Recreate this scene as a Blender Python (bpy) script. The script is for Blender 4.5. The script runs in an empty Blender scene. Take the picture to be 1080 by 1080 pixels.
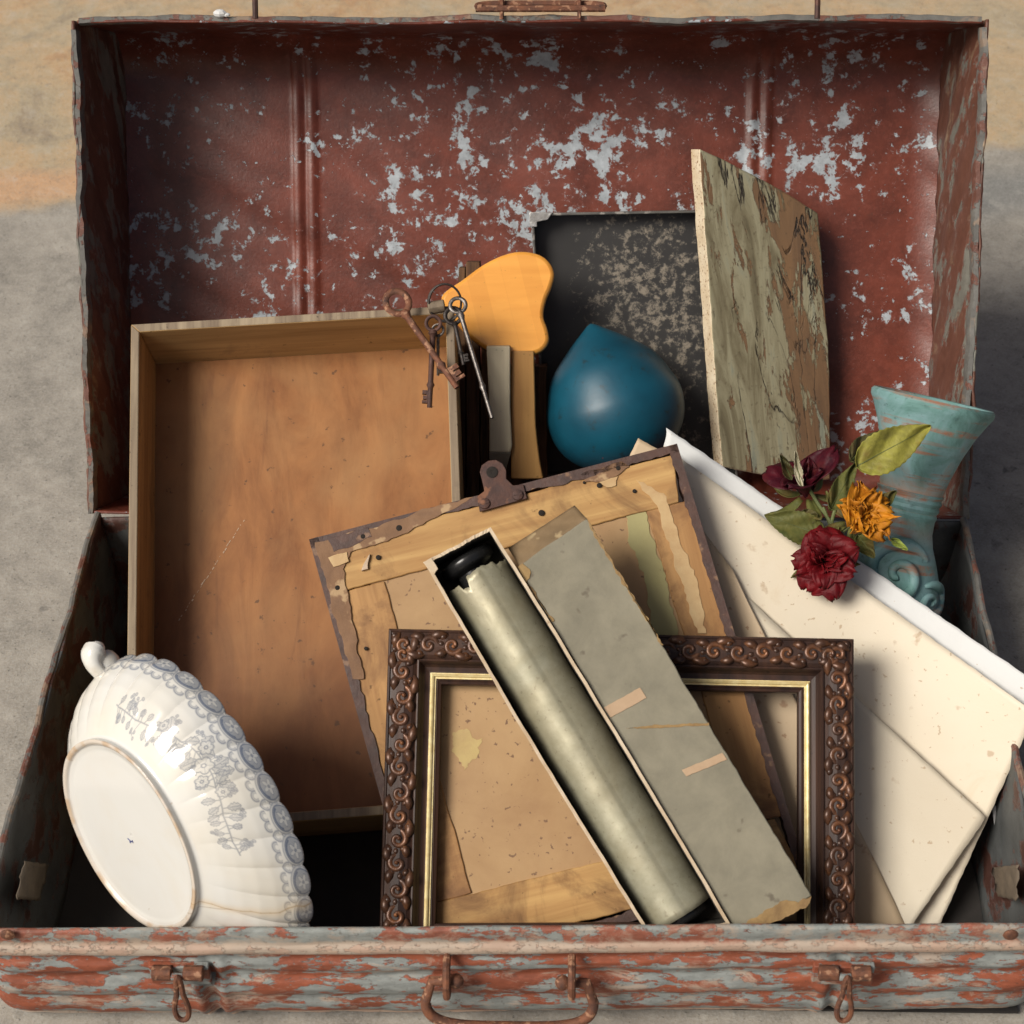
import bpy, math, random
import numpy as np
from mathutils import Matrix, Vector
R = math.radians
rnd = random.Random(7)
scn = bpy.context.scene
COL = scn.collection

# ------------------------------------------------------------------ camera
CAM = np.array([0.0320, -1.1464, 1.1664]); PIT, YAW, ROL, FPX = 0.74201, -0.03778, -0.01988, 2036.2
fw = np.array([math.sin(YAW)*math.cos(PIT), math.cos(YAW)*math.cos(PIT), -math.sin(PIT)])
_r = np.array([math.cos(YAW), -math.sin(YAW), 0]); _u = np.cross(_r, fw)
RT = math.cos(ROL)*_r + math.sin(ROL)*_u; UP = -math.sin(ROL)*_r + math.cos(ROL)*_u
def ray(u, v): return fw + RT*(u-540)/FPX + UP*(540-v)/FPX
def hit(u, v, p0, n):
    d = ray(u, v); return CAM + d*((np.array(p0)-CAM) @ n)/(d @ n)
def atz(u, v, z): return hit(u, v, (0, 0, z), np.array((0, 0, 1.)))
cd = bpy.data.cameras.new('camera'); cam = bpy.data.objects.new('camera', cd); COL.objects.link(cam)
m = Matrix.Identity(4)
for i in range(3): m[i][0], m[i][1], m[i][2], m[i][3] = RT[i], UP[i], -fw[i], CAM[i]
cam.matrix_world = m
cd.sensor_width = 36; cd.lens = FPX/1080*36; cd.clip_end = 100; cd.clip_start = .05
cd.dof.use_dof = True; cd.dof.focus_distance = 1.45; cd.dof.aperture_fstop = 14
scn.camera = cam

# ------------------------------------------------------------------ light
SUN = Vector((-.55, -.42, .72)).normalized()
el = math.asin(SUN.z); az = math.atan2(SUN.x, SUN.y)
w = bpy.data.worlds.new('World'); scn.world = w; w.use_nodes = True
nt = w.node_tree; bg = nt.nodes['Background']; sk = nt.nodes.new('ShaderNodeTexSky')
sk.sky_type = 'NISHITA'; sk.sun_disc = False; sk.sun_elevation = el; sk.sun_rotation = az
sk.air_density = .55; sk.dust_density = 6.0; sk.ozone_density = 0.
nt.links.new(sk.outputs[0], bg.inputs[0]); bg.inputs[1].default_value = .056
sl = bpy.data.lights.new('sun', 'SUN'); sl.energy = 3.15; sl.angle = R(25); sl.color = (1, .955, .88)
so = bpy.data.objects.new('sun', sl); COL.objects.link(so)
so.rotation_euler = (-SUN).to_track_quat('-Z', 'Y').to_euler()
scn.view_settings.view_transform = 'Standard'; scn.view_settings.look = 'None'
scn.view_settings.gamma = 1; scn.view_settings.exposure = 0.08; scn.view_settings.use_curve_mapping = False

# ------------------------------------------------------------------ material helpers
class N:
    def __init__(s, name):
        s.m = bpy.data.materials.new(name); s.m.use_nodes = True; s.t = s.m.node_tree
        s.b = s.t.nodes['Principled BSDF']; s.tc = s.t.nodes.new('ShaderNodeTexCoord'); s.co = s.tc.outputs['Object']; s.lastb = None
    def put(s, sock, val):
        if isinstance(val, bpy.types.NodeSocket): s.t.links.new(val, sock)
        elif isinstance(val, (tuple, list)): sock.default_value = (*val, 1) if len(val) == 3 and sock.type == 'RGBA' else val
        else: sock.default_value = val
    def nd(s, typ, ins=None, **kw):
        n = s.t.nodes.new('ShaderNode'+typ)
        for k, v in kw.items(): setattr(n, k, v)
        for k, v in (ins or {}).items(): s.put(n.inputs[k], v)
        return n
    def vec(s, sc=(1, 1, 1), rot=(0, 0, 0), loc=(0, 0, 0), v=None):
        return s.nd('Mapping', {'Vector': v or s.co, 'Scale': sc, 'Rotation': rot, 'Location': loc}).outputs[0]
    def noise(s, scale, detail=5, rough=.55, dist=0, st=None, v=None, loc=None, rot=(0,0,0)):
        if st or loc: v = s.vec(st or (1, 1, 1), loc=loc or (0, 0, 0), v=v, rot=rot)
        return s.nd('TexNoise', {'Vector': v or s.co, 'Scale': scale, 'Detail': detail, 'Roughness': rough, 'Distortion': dist}).outputs[0]
    def vor(s, scale, feat='F1', v=None, rnd_=1):
        return s.nd('TexVoronoi', {'Vector': v or s.co, 'Scale': scale, 'Randomness': rnd_}, feature=feat).outputs['Distance']
    def ramp(s, f, stops, interp='LINEAR'):
        n = s.nd('ValToRGB', {'Fac': f}); r = n.color_ramp; r.interpolation = interp
        while len(r.elements) < len(stops): r.elements.new(.5)
        for e, (p, c) in zip(r.elements, stops):
            e.position = p; e.color = (c, c, c, 1) if isinstance(c, (int, float)) else (*c, 1)
        return n.outputs[0]
    def th(s, f, a, b): return s.nd('MapRange', {'Value': f, 'From Min': a, 'From Max': b}).outputs[0]
    def mix(s, f, a, b, mode='MIX'):
        n = s.nd('Mix', data_type='RGBA', blend_type=mode); s.put(n.inputs[0], f); s.put(n.inputs[6], a); s.put(n.inputs[7], b); return n.outputs[2]
    def mt(s, op, a, b=0., c=0.):
        n = s.nd('Math', operation=op); s.put(n.inputs[0], a); s.put(n.inputs[1], b); s.put(n.inputs[2], c); return n.outputs[0]
    def xyz(s): o = s.nd('SeparateXYZ', {0: s.co}).outputs; return o[0], o[1], o[2]
    def bump(s, h, dist=.001, st=1):
        ins = {'Height': h, 'Distance': dist, 'Strength': st}
        if s.lastb: ins['Normal'] = s.lastb
        s.lastb = s.nd('Bump', ins).outputs[0]
    def gauss(s, cx, cy, rx, ry, axes='xz'):   # soft blob mask in object space
        d = dict(zip('xyz', s.xyz()))
        a = s.mt('DIVIDE', s.mt('SUBTRACT', d[axes[0]], cx), rx); b = s.mt('DIVIDE', s.mt('SUBTRACT', d[axes[1]], cy), ry)
        q = s.mt('ADD', s.mt('MULTIPLY', a, a), s.mt('MULTIPLY', b, b))
        return s.nd('MapRange', {'Value': q, 'From Min': 1, 'From Max': 0}).outputs[0]
    def done(s, col, rough=.6, metal=0., **kw):
        s.put(s.b.inputs['Base Color'], col); s.put(s.b.inputs['Roughness'], rough); s.put(s.b.inputs['Metallic'], metal)
        for k, v in kw.items(): s.put(s.b.inputs[k.replace('_', ' ')], v)
        if s.lastb: s.t.links.new(s.lastb, s.b.inputs['Normal'])
        return s.m

MT = {}
def plain(name, c1, c2, scale=30, rough=.6, metal=0, bump=.0003, detail=8, st=None, spots=None, rvar=.15, **kw):
    n = N(name); f = n.noise(scale, detail, .65, .3, st=st)
    c = n.mix(n.th(f, .3, .7), c1, c2)
    if spots:
        sc, thr, colr = spots
        g = n.noise(sc, 3, .5, 0, loc=(3, 1, 2)); c = n.mix(n.th(g, thr, thr+.05), c, colr)
    n.bump(n.noise(scale*3, 6, .7, st=st), bump, .8)
    r = n.mt('ADD', n.mt('MULTIPLY', n.noise(scale*1.7, 4), rvar*2), rough-rvar)
    return n.done(c, r, metal, **kw)
def wood(name, light, dark, axis='y', scale=1., rough=.6, stain=None, stainamt=(.6, .75), bump=.0004, coat=0.):
    n = N(name); long_, fine = 5*scale, 90*scale
    st = (fine, long_, fine) if axis == 'y' else (long_, fine, fine)
    f = n.noise(1, 8, .62, .35, st=st); g = n.noise(1, 5, .6, .8, st=tuple(q*.22 for q in st))
    c = n.mix(n.th(f, .36, .66), light, dark)
    c = n.mix(n.mt('MULTIPLY', n.th(g, .45, .7), .45), c, dark)
    big = n.noise(9, 4, .6, .5, loc=(4, 4, 4))
    c = n.mix(n.mt('MULTIPLY', n.th(big, .45, .7), .35), c, tuple(q*.62 for q in light))
    if stain:
        sm = n.noise(14, 7, .65, 1., loc=(1, 7, 3)); c = n.mix(n.mt('MULTIPLY', n.th(sm, *stainamt), .85), c, stain)
    k = n.noise(160, 3, .6); c = n.mix(n.mt('MULTIPLY', n.th(k, .67, .73), .7), c, tuple(q*.25 for q in dark))
    n.bump(f, bump, .7); n.bump(n.noise(600, 3), .0001, .5)
    return n.done(c, n.mt('ADD', n.mt('MULTIPLY', g, .25), rough-.12), 0, Coat_Weight=coat, Specular_IOR_Level=.3)
def flaked(name, paint, metalc, third, scale, thr, st=(1, 1, 1), rough=.5, dens=None, third_t=(.55, .62), spec=.5, dirt=.5, edge=.0005, small=None, bandz=None):
    """old paint flaking off zinc: sharp-edged patches of bare metal with real relief"""
    n = N(name); v = n.vec(st)
    a = n.noise(scale, 9, .68, .22, v=v); b = n.noise(scale*.22, 4, .6, .5, v=v, loc=(5, 2, 1))
    f = n.mt('ADD', n.mt('MULTIPLY', a, .72), n.mt('MULTIPLY', b, .40))
    if dens: f = n.mt('ADD', f, dens(n))
    chip = n.th(f, thr, thr+.012)
    if small:
        f2 = n.noise(scale*2.7, 6, .66, .2, v=v, loc=(4, 4, 1)); f2 = n.mt('ADD', f2, n.mt('MULTIPLY', n.mt('SUBTRACT', f, .6), .6))
        chip = n.mt('MAXIMUM', chip, n.th(f2, small, small+.015))
    pv = n.mix(n.th(n.noise(scale*.4, 6, .6, .4, v=v, loc=(9, 9, 1)), .3, .7), paint, tuple(q*.48 for q in paint))
    pv = n.mix(n.mt('MULTIPLY', n.th(n.noise(scale*3, 5, .7, v=v), .5, .75), .35), pv, tuple(min(1, q*1.5+.02) for q in paint))
    mv = n.mix(n.th(n.noise(scale*1.3, 7, .7, .2, v=v), .35, .7), metalc, tuple(q*.55 for q in metalc))
    fr = n.mt('MULTIPLY', n.th(f, thr-.022, thr), .45); pv = n.mix(fr, pv, tuple(min(.6, q*1.25+.10) for q in paint))
    c = n.mix(chip, pv, mv)
    if third:
        tn = n.noise(scale*.6, 8, .7, .6, v=v, loc=(2, 8, 4)); c = n.mix(n.mt('MULTIPLY', n.th(tn, *third_t), .8), c, third)
    if bandz:
        zz = n.mt('ADD', n.xyz()[2], n.mt('MULTIPLY', n.mt('SUBTRACT', n.noise(70, 6, .7), .5), .008)); c = n.mix(n.mt('MULTIPLY', n.th(zz, bandz[1], bandz[2]), .75), c, bandz[0])
    k = n.noise(300, 4, .6); c = n.mix(n.mt('MULTIPLY', n.th(k, .6, .72), dirt), c, (.05, .03, .02))
    n.bump(n.mt('SUBTRACT', 1, chip), edge, .9); n.bump(n.noise(scale*5, 5, .7, v=v), .0004, .6)
    return n.done(c, n.mt('ADD', n.mt('MULTIPLY', chip, .12), rough), 0, Specular_IOR_Level=spec)

def lid_density(n):   # the paint has gone most in the lower middle of the lid panel
    g = n.gauss(.03, .255, .21, .13); g2 = n.gauss(.24, .36, .12, .13)
    return n.mt('ADD', n.mt('ADD', n.mt('MULTIPLY', g, .046), n.mt('MULTIPLY', g2, .030)), -.002)
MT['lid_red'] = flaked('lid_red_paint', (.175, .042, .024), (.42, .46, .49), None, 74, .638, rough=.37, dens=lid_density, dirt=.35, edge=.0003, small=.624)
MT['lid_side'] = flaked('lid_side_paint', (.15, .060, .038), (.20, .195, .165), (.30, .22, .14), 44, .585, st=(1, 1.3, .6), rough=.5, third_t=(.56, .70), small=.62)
MT['front'] = flaked('front_flaked_paint', (.31, .083, .038), (.28, .30, .285), (.40, .31, .24), 100, .556, st=(.40, 1, 1.15), rough=.6, third_t=(.53, .62), small=.60)
MT['rimband'] = flaked('rim_band_paint', (.34, .11, .065), (.30, .32, .30), (.42, .32, .24), 100, .555, st=(.55, 1, 1.1), rough=.6, third_t=(.50, .64), small=.60,
    bandz=((.48, .37, .28), .0995, .0970))
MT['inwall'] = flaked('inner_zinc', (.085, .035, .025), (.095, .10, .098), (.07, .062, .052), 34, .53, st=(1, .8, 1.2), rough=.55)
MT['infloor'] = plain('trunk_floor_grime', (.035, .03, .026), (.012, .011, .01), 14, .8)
MT['edge'] = flaked('edge_metal', (.19, .08, .055), (.17, .165, .15), (.28, .20, .14), 60, .52, st=(1, 1, 1), rough=.5)
MT['rust'] = plain('rusty_iron', (.25, .095, .045), (.07, .038, .03), 120, .7, .25, .0010, spots=(170, .56, (.36, .19, .11)))
MT['rustdark'] = plain('dark_rusty_iron', (.12, .055, .038), (.05, .032, .03), 90, .65, .4, .0005, spots=(80, .6, (.2, .09, .05)))
MT['steel'] = plain('speckled_steel_key', (.30, .28, .26), (.07, .05, .04), 330, .45, .85, .0003)
MT['iron'] = plain('blackened_iron', (.06, .055, .05), (.03, .02, .017), 150, .5, .6, .0004)
MT['tin'] = plain('bright_tin', (.6, .6, .58), (.3, .28, .25), 200, .35, .8, .0003)

# ------------------------------------------------------------------ mesh helpers
class G:
    def __init__(s): s.v = []; s.f = []; s.mi = []
    def add(s, v, f, mi=0):
        o = len(s.v); s.v += [tuple(map(float, q)) for q in v]; s.f += [tuple(i+o for i in q) for q in f]; s.mi += [mi]*len(f)
    def prism(s, poly, w0, w1, mi=0):     # poly = list of (x,y); from w0 (back) to w1 (front)
        n = len(poly); v = [(x, y, w0) for x, y in poly]+[(x, y, w1) for x, y in poly]
        A = sum(poly[i][0]*poly[(i+1) % n][1]-poly[(i+1) % n][0]*poly[i][1] for i in range(n))
        idx = list(range(n)) if A > 0 else list(range(n))[::-1]
        f = [tuple(i+n for i in idx), tuple(idx[::-1])]
        for k in range(n):
            a, b = idx[k], idx[(k+1) % n]; f.append((a, b, b+n, a+n))
        s.add(v, f, mi)
    def box(s, x0, x1, y0, y1, z0, z1): s.prism([(x0, y0), (x1, y0), (x1, y1), (x0, y1)], z0, z1)
    def grid(s, fn, nu, nv, closed=False, mi=0):
        v = [fn(i/nu, j/nv) for j in range(nv+1) for i in range(nu + (0 if closed else 1))]
        c = nu if closed else nu+1
        f = [(j*c+i, j*c+(i+1) % c, (j+1)*c+(i+1) % c, (j+1)*c+i) for j in range(nv) for i in range(nu)]
        s.add(v, f, mi)
    def tube(s, pts, rad, n=8, closed=False, flat=1., cap=True, nrm=None):
        P = [np.array(p, float) for p in pts]; k = len(P)
        r = rad if isinstance(rad, (list, tuple)) else [rad]*k
        v = []; f = []
        T = [(P[(i+1) % k]-P[i-1]) if closed else (P[min(i+1, k-1)]-P[max(i-1, 0)]) for i in range(k)]
        T = [t/(np.linalg.norm(t)+1e-12) for t in T]
        a = np.array(nrm if nrm is not None else ((0, 0, 1) if abs(T[0][2]) < .9 else (1, 0, 0)), float)
        for i in range(k):
            if nrm is None and i: pass
            b = np.cross(T[i], a); b /= np.linalg.norm(b)+1e-12; a2 = np.cross(b, T[i]); a = a2 if nrm is None else a
            for j in range(n):
                t = 2*math.pi*j/n; v.append(P[i]+r[i]*(math.cos(t)*b+flat*math.sin(t)*a2))
        for i in range(k if closed else k-1):
            for j in range(n): f.append((i*n+j, i*n+(j+1) % n, ((i+1) % k)*n+(j+1) % n, ((i+1) % k)*n+j))
        if cap and not closed: f += [tuple(range(n))[::-1], tuple((k-1)*n+j for j in range(n))]
        s.add(v, f)
    def lathe(s, prof, n=48, c=(0, 0, 0), ax=(0, 0, 1), fn=None):
        ax = np.array(ax, float); ax /= np.linalg.norm(ax); h = np.array((1, 0, 0) if abs(ax[0]) < .9 else (0, 1, 0), float)
        b = np.cross(ax, h); b /= np.linalg.norm(b); a = np.cross(b, ax); c = np.array(c, float)
        v = []
        for r, z in prof:
            for j in range(n):
                t = 2*math.pi*j/n; q = c+ax*z+r*(math.cos(t)*a+math.sin(t)*b)
                v.append(q)
        k = len(prof)
        f = [(i*n+j, i*n+(j+1) % n, (i+1)*n+(j+1) % n, (i+1)*n+j) for i in range(k-1) for j in range(n)]
        s.add(v, f)
    def ball(s, c, r, n=12, sc=(1, 1, 1)):
        c = np.array(c, float)
        s.grid(lambda u, t: c+np.array(sc)*r*np.array((math.cos(2*math.pi*u)*math.sin(math.pi*t), math.sin(2*math.pi*u)*math.sin(math.pi*t), math.cos(math.pi*t))), n, n//2+1, True)

def link(name, me, mat, parent, smooth=30, bevel=0, solid=0, off=-1., sub=0):
    o = bpy.data.objects.new(name, me); COL.objects.link(o)
    for q in (mat if isinstance(mat, (list, tuple)) else [mat]): me.materials.append(q)
    if parent is not None: o.parent = parent
    if smooth:
        me.polygons.foreach_set('use_smooth', [True]*len(me.polygons)); me.set_sharp_from_angle(angle=R(smooth))
    if solid: s_ = o.modifiers.new('solid', 'SOLIDIFY'); s_.thickness = solid; s_.offset = off
    if bevel:
        b = o.modifiers.new('bevel', 'BEVEL'); b.width = bevel; b.segments = 2; b.limit_method = 'ANGLE'; b.angle_limit = R(40)
    if sub: s_ = o.modifiers.new('sub', 'SUBSURF'); s_.levels = sub; s_.render_levels = sub
    return o
def obj(name, g, mat, parent=None, **kw):
    me = bpy.data.meshes.new(name); me.from_pydata(g.v, [], g.f); me.update()
    if any(g.mi): me.polygons.foreach_set('material_index', g.mi)
    return link(name, me, mat, parent, **kw)
def tag(o, label, cat, group=None, kind=None):
    if label: o['label'] = label
    if cat: o['category'] = cat
    if group: o['group'] = group
    if kind: o['kind'] = kind
    return o

class Fr:
    """a leaning plane: ex along it sideways, ey up the slope, ez towards the viewer"""
    def __init__(s, y0, z0, a, yaw=0, roll=0, org=None, x0=0.):
        a, yaw, roll = R(a), R(yaw), R(roll)
        ex = np.array((math.cos(yaw), math.sin(yaw), 0)); hf = np.array((-math.sin(yaw), math.cos(yaw), 0))
        ey = hf*math.cos(a)+np.array((0, 0, math.sin(a)))
        s.ez = np.cross(ex, ey); s.ex = math.cos(roll)*ex+math.sin(roll)*ey; s.ey = -math.sin(roll)*ex+math.cos(roll)*ey
        s.o = np.array((x0, y0, z0), float)
        if org is not None: s.o = hit(*org, s.o, s.ez)
    def p(s, u, v, w=0.):
        q = hit(u, v, s.o+s.ez*w, s.ez)-s.o; return (float(q @ s.ex), float(q @ s.ey), w)
    def xy(s, u, v, w=0.): return s.p(u, v, w)[:2]
    def w(s, q): return s.o+s.ex*q[0]+s.ey*q[1]+s.ez*q[2]
    def empty(s, name, label, cat, group=None):
        e = bpy.data.objects.new(name, None); COL.objects.link(e); e.empty_display_size = .02
        m = Matrix.Identity(4)
        for i in range(3): m[i][0], m[i][1], m[i][2], m[i][3] = s.ex[i], s.ey[i], s.ez[i], s.o[i]
        e.matrix_world = m; s.M = m
        return tag(e, label, cat, group)
def rough_poly(poly, step=.006, amp=.0006, seed=1):
    r = random.Random(seed); out = []; n = len(poly)
    for i in range(n):
        a = np.array(poly[i]); b = np.array(poly[(i+1) % n]); L = np.linalg.norm(b-a); k = max(1, int(L/step))
        nn = np.array((-(b-a)[1], (b-a)[0]))/(L+1e-9); out.append(tuple(a)); d = 0
        for j in range(1, k):
            d = d*.6+r.uniform(-1, 1)*amp; out.append(tuple(a+(b-a)*j/k+nn*d))
    return out
def sheet(F, quad, nu, nv, wfn, edge=.0004, seed=1):
    """paper traced between four corners (TL,TR,BR,BL), lifted off the plane by wfn(s,t), edges a little uneven"""
    r = random.Random(seed); g = G(); q = [np.array(c, float) for c in quad]
    ju = [r.uniform(-1, 1)*edge for _ in range(2*(nu+nv)+8)]
    def fn(s, t):
        c = q[0]*(1-s)*(1-t)+q[1]*s*(1-t)+q[2]*s*t+q[3]*(1-s)*t
        w = wfn(s, t); x, y, _ = F.p(c[0], c[1], w)
        k = int(round(s*nu)); l = int(round(t*nv))
        if l in (0, nv): y += ju[k+(l > 0)*nu]
        if k in (0, nu): x += ju[(2*nu+l) % len(ju)]
        return (x, y, w)
    g.grid(lambda s, t: fn(s, 1-t), nu, nv); return g
SIN, COS, PI = math.sin, math.cos, math.pi

# ================================================================== SETTING: concrete ground
n = N('concrete')
x, y, z = n.xyz()
wob = n.mt('MULTIPLY', n.mt('SUBTRACT', n.noise(5, 4, .6), .5), .09)
yy = n.mt('ADD', n.mt('ADD', y, wob), n.mt('MULTIPLY', x, -.10))
gr = n.ramp(n.noise(11, 12, .76, .3), [(.28, (.15, .135, .11)), (.48, (.30, .272, .228)), (.72, (.42, .38, .32))])
tan = n.ramp(n.noise(6, 12, .74, .5, loc=(3, 2, 0)), [(.34, (.42, .21, .075)), (.46, (.50, .335, .17)), (.58, (.42, .33, .20)), (.70, (.27, .20, .125))])
c = n.mix(n.th(yy, .655, .68), gr, tan)  # far ground: sunlit tone painted in with its own tan stain
stripe = n.mt('MULTIPLY', n.mt('MULTIPLY', n.th(yy, .665, .69), n.th(yy, .745, .72)), n.th(x, .1, -.2))
c = n.mix(n.mt('MULTIPLY', stripe, .75), c, (.60, .33, .16))
band = n.mt('MULTIPLY', n.mt('MULTIPLY', n.th(yy, .52, .56), n.th(yy, .64, .60)), n.th(x, .2, .4))  # bluish dark shade band painted across the ground at right
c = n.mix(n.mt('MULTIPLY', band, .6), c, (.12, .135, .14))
sp = n.noise(26, 3, .5, .6, loc=(1, 5, 0)); c = n.mix(n.mt('MULTIPLY', n.th(sp, .70, .74), .7), c, (.055, .05, .045))
mot = n.noise(38, 10, .78, .3, loc=(8, 1, 0)); c = n.mix(n.mt('MULTIPLY', n.th(mot, .50, .66), .40), c, (.12, .11, .095)); c = n.mix(n.mt('MULTIPLY', n.th(mot, .48, .36), .35), c, (.50, .47, .41))
fine = n.noise(420, 5, .7); c = n.mix(n.mt('MULTIPLY', n.th(fine, .42, .75), .55), c, (.45, .44, .41))
pit = n.noise(240, 4, .6, loc=(2, 2, 2)); c = n.mix(n.mt('MULTIPLY', n.th(pit, .62, .70), .7), c, (.06, .055, .05))
cr = n.vor(3.1, 'DISTANCE_TO_EDGE', v=n.vec(v=n.mix(.06, n.co, n.nd('TexNoise', {'Scale': 9., 'Detail': 6.}).outputs[1])))
c = n.mix(n.mt('MULTIPLY', n.th(cr, .006, .001), .0), c, (.05, .045, .04))
n.bump(n.noise(60, 8, .7), .002, .6); n.bump(fine, .0006, .7); n.bump(pit, .0008, .5)
MT['ground'] = n.done(c, .82)
g = G(); g.grid(lambda s, t: (-14+28*s, -9+30*t, 0), 8, 8)
tag(obj('ground', g, MT['ground'], smooth=0), None, None, kind='structure')

# ================================================================== TRUNK
H = .11; T = R(33.2); LL = .39; LD = .13
trunk = bpy.data.objects.new('metal_trunk', None); COL.objects.link(trunk)
tag(trunk, 'open rusty metal trunk with flaking red paint, filled with old things', 'trunk')
FLc, FRc = np.array((-.352, -.403, H-.005)), np.array((.350, -.391, H-.001))
HLc, HRc = np.array((-.348, 0, H)), np.array((.350, 0, H))
def nz(a, b=0., s=1.): return (SIN(a*13.1*s+b*3)+SIN(a*29.7*s+1+b*7)*.6+SIN(a*57.3*s+2.2+b)*.35)/1.95
# base shell: floor and three inner walls, and the ribbed front wall
g = G()
prof = [(.0030, -.100), (.0030, -.05), (.0030, -.004), (.0022, .0012), (.0, .0022), (-.0022, .0012), (-.0032, -.002), (-.0036, -.009), (-.0042, -.0105), (-.0064, -.0122), (-.0072, -.0150), (-.0068, -.0180),
        (-.0046, -.0200), (-.0028, -.0222), (-.0036, -.0262), (-.0072, -.0300), (-.0076, -.0350), (-.0050, -.0400), (-.0048, -.0440), (-.0092, -.0485), (-.0112, -.0540), (-.0100, -.0600), (-.0074, -.0640),
        (-.0078, -.0680), (-.0096, -.0740), (-.0084, -.0810), (-.0040, -.0880), (.0030, -.0930), (.0060, -.0990)]
NF = 360
def front(s, t):
    i = t*(len(prof)-1); k = int(min(i, len(prof)-2)); q = i-k
    a, b = prof[k], prof[k+1]; oy = a[0]+(b[0]-a[0])*q; oy = oy if k < 12 else -.0045+(oy+.0045)*.8; oz = a[1]+(b[1]-a[1])*q
    p = FLc*(1-s)+FRc*s; x = p[0]+(-.012+.024*s if True else 0)
    lower = max(0, min(1, (-oz-.020)/.01))
    for rx in (-.205, .215):   # pressed vertical beads
        d = abs(x-rx)/.006; oy -= lower*.003*math.exp(-(d-1.3)**2*2)*(1 if lower else 0); oy += lower*.003*math.exp(-d*d)
    e = min(s, 1-s)*.7
    if lower and e < .035:      # rounded lower corners
        kk = (1-e/.035); oy += lower*.02*kk**3
    oy += .0008*nz(x*2, t*4)*min(1, -oz/.01+.3)+.0004*nz(x*7, t*11)*lower; oz += .0008*nz(x*1.3, 2)+.0003*nz(x*6, 5)
    return (x, p[1]+oy, p[2]+oz)
def part_front(t0, t1, nv): gg = G(); gg.grid(lambda s, t: front(s, t0+(t1-t0)*(1-t)), NF, nv); return gg
kb = 12.6/(len(prof)-1)
base = G()
base.grid(lambda s, t: (-.347+.694*s, -.388+.386*t, .004), 20, 12)
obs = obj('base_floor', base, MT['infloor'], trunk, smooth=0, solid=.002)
obj('front_rim', part_front(0, kb, 44), MT['rimband'], trunk, smooth=50)
obj('front_wall', part_front(kb, 1, 64), MT['front'], trunk, smooth=50)
def wallgrid(a, b, inward, nn=60):
    g = G()
    def fn(s, t):
        p = a*(1-s)+b*s; zz = p[2]*(1-t)+.003*t
        k = .0018*nz(s*.9+a[0], t*1.5)+.003*SIN(t*PI)*nz(s*.5, 3)
        dz = .0014*nz(s*1.1, 4) if t < .1 else 0
        return (p[0]+inward[0]*(k+.016*t*t), p[1]+inward[1]*(k+.004*t), zz+dz)
    g.grid(lambda s, t: fn(s, 1-t), nn, 16); return g
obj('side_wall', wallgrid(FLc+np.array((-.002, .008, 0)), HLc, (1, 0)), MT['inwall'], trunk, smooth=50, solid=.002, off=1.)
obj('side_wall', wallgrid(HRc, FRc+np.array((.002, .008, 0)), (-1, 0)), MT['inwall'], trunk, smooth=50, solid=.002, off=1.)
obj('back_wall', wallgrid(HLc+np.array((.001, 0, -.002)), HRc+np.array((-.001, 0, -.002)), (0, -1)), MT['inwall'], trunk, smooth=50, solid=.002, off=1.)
def wob_line(a, b, n_, amp, seed=0): return [np.array(a)*(1-i/n_)+np.array(b)*i/n_+np.array((amp*nz(i/n_*1.5, seed), 0, amp*nz(i/n_*1.2, seed+2))) for i in range(n_+1)]
g = G(); g.tube(wob_line(FLc+np.array((-.003, .004, 0)), HLc+np.array((-.001, 0, 0)), 50, .0012), .0026, 8); obj('rolled_edge', g, MT['edge'], trunk); g = G(); g.tube(wob_line(FRc+np.array((.003, .004, 0)), HRc+np.array((.001, 0, 0)), 50, .0012, 3), .0026, 8)
obj('rolled_edge', g, MT['edge'], trunk)

# lid: opening plane leans back 33 degrees, panel 13 cm behind it
def lid(x, l, d): return np.array((x, l*SIN(T)+d*COS(T), H+l*COS(T)-d*SIN(T)))
def lprof():
    o = []
    for i in range(9): o.append((LL-.0, .0+.085*i/8))
    for i in range(1, 11): a = i/10*PI/2; o.append((LL-.045*(1-COS(a)), .085+.045*SIN(a)))
    for i in range(1, 37): o.append((LL-.045-(LL-.065)*i/36, LD))
    for i in range(1, 7): a = i/6*PI/2; o.append((.02*(1-SIN(a)), LD-.02*(1-COS(a))))
    for i in range(1, 9): o.append((0, (LD-.02)*(1-i/8)))
    return o
LP = lprof()
def lid_pt(s, t):
    i = t*(len(LP)-1); k = int(min(i, len(LP)-2)); q = i-k
    l = LP[k][0]*(1-q)+LP[k+1][0]*q; d = LP[k][1]*(1-q)+LP[k+1][1]*q
    hw = .351+.003*min(1, d/.05); e = (1-abs(2*s-1))
    x = -hw+2*hw*s
    if e < .10 and d > .06:   # rounded inner corners
        kk = 1-e/.10; d -= (d-.06)/.07*.011*kk**2.0
    for rx, sg in ((-.190, 1), (.195, 1)):
        for off in (-.0075, .0045):
            q2 = (x-rx-off)/.0030
            if d > .1: d -= .0030*math.exp(-q2*q2)
    dent = .0022*nz(x*.9, l*5)+.0012*nz(x*2.3+l*3, l*9)
    if d > .1: d += dent
    else: l += dent*.6*(1 if l > .2 else .3)
    return lid(x, l, d)
g = G(); g.grid(lambda s, t: lid_pt(s, t), 300, len(LP)*2)
obj('lid_shell', g, MT['lid_red'], trunk, smooth=60, solid=.002, off=-1.)
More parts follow.
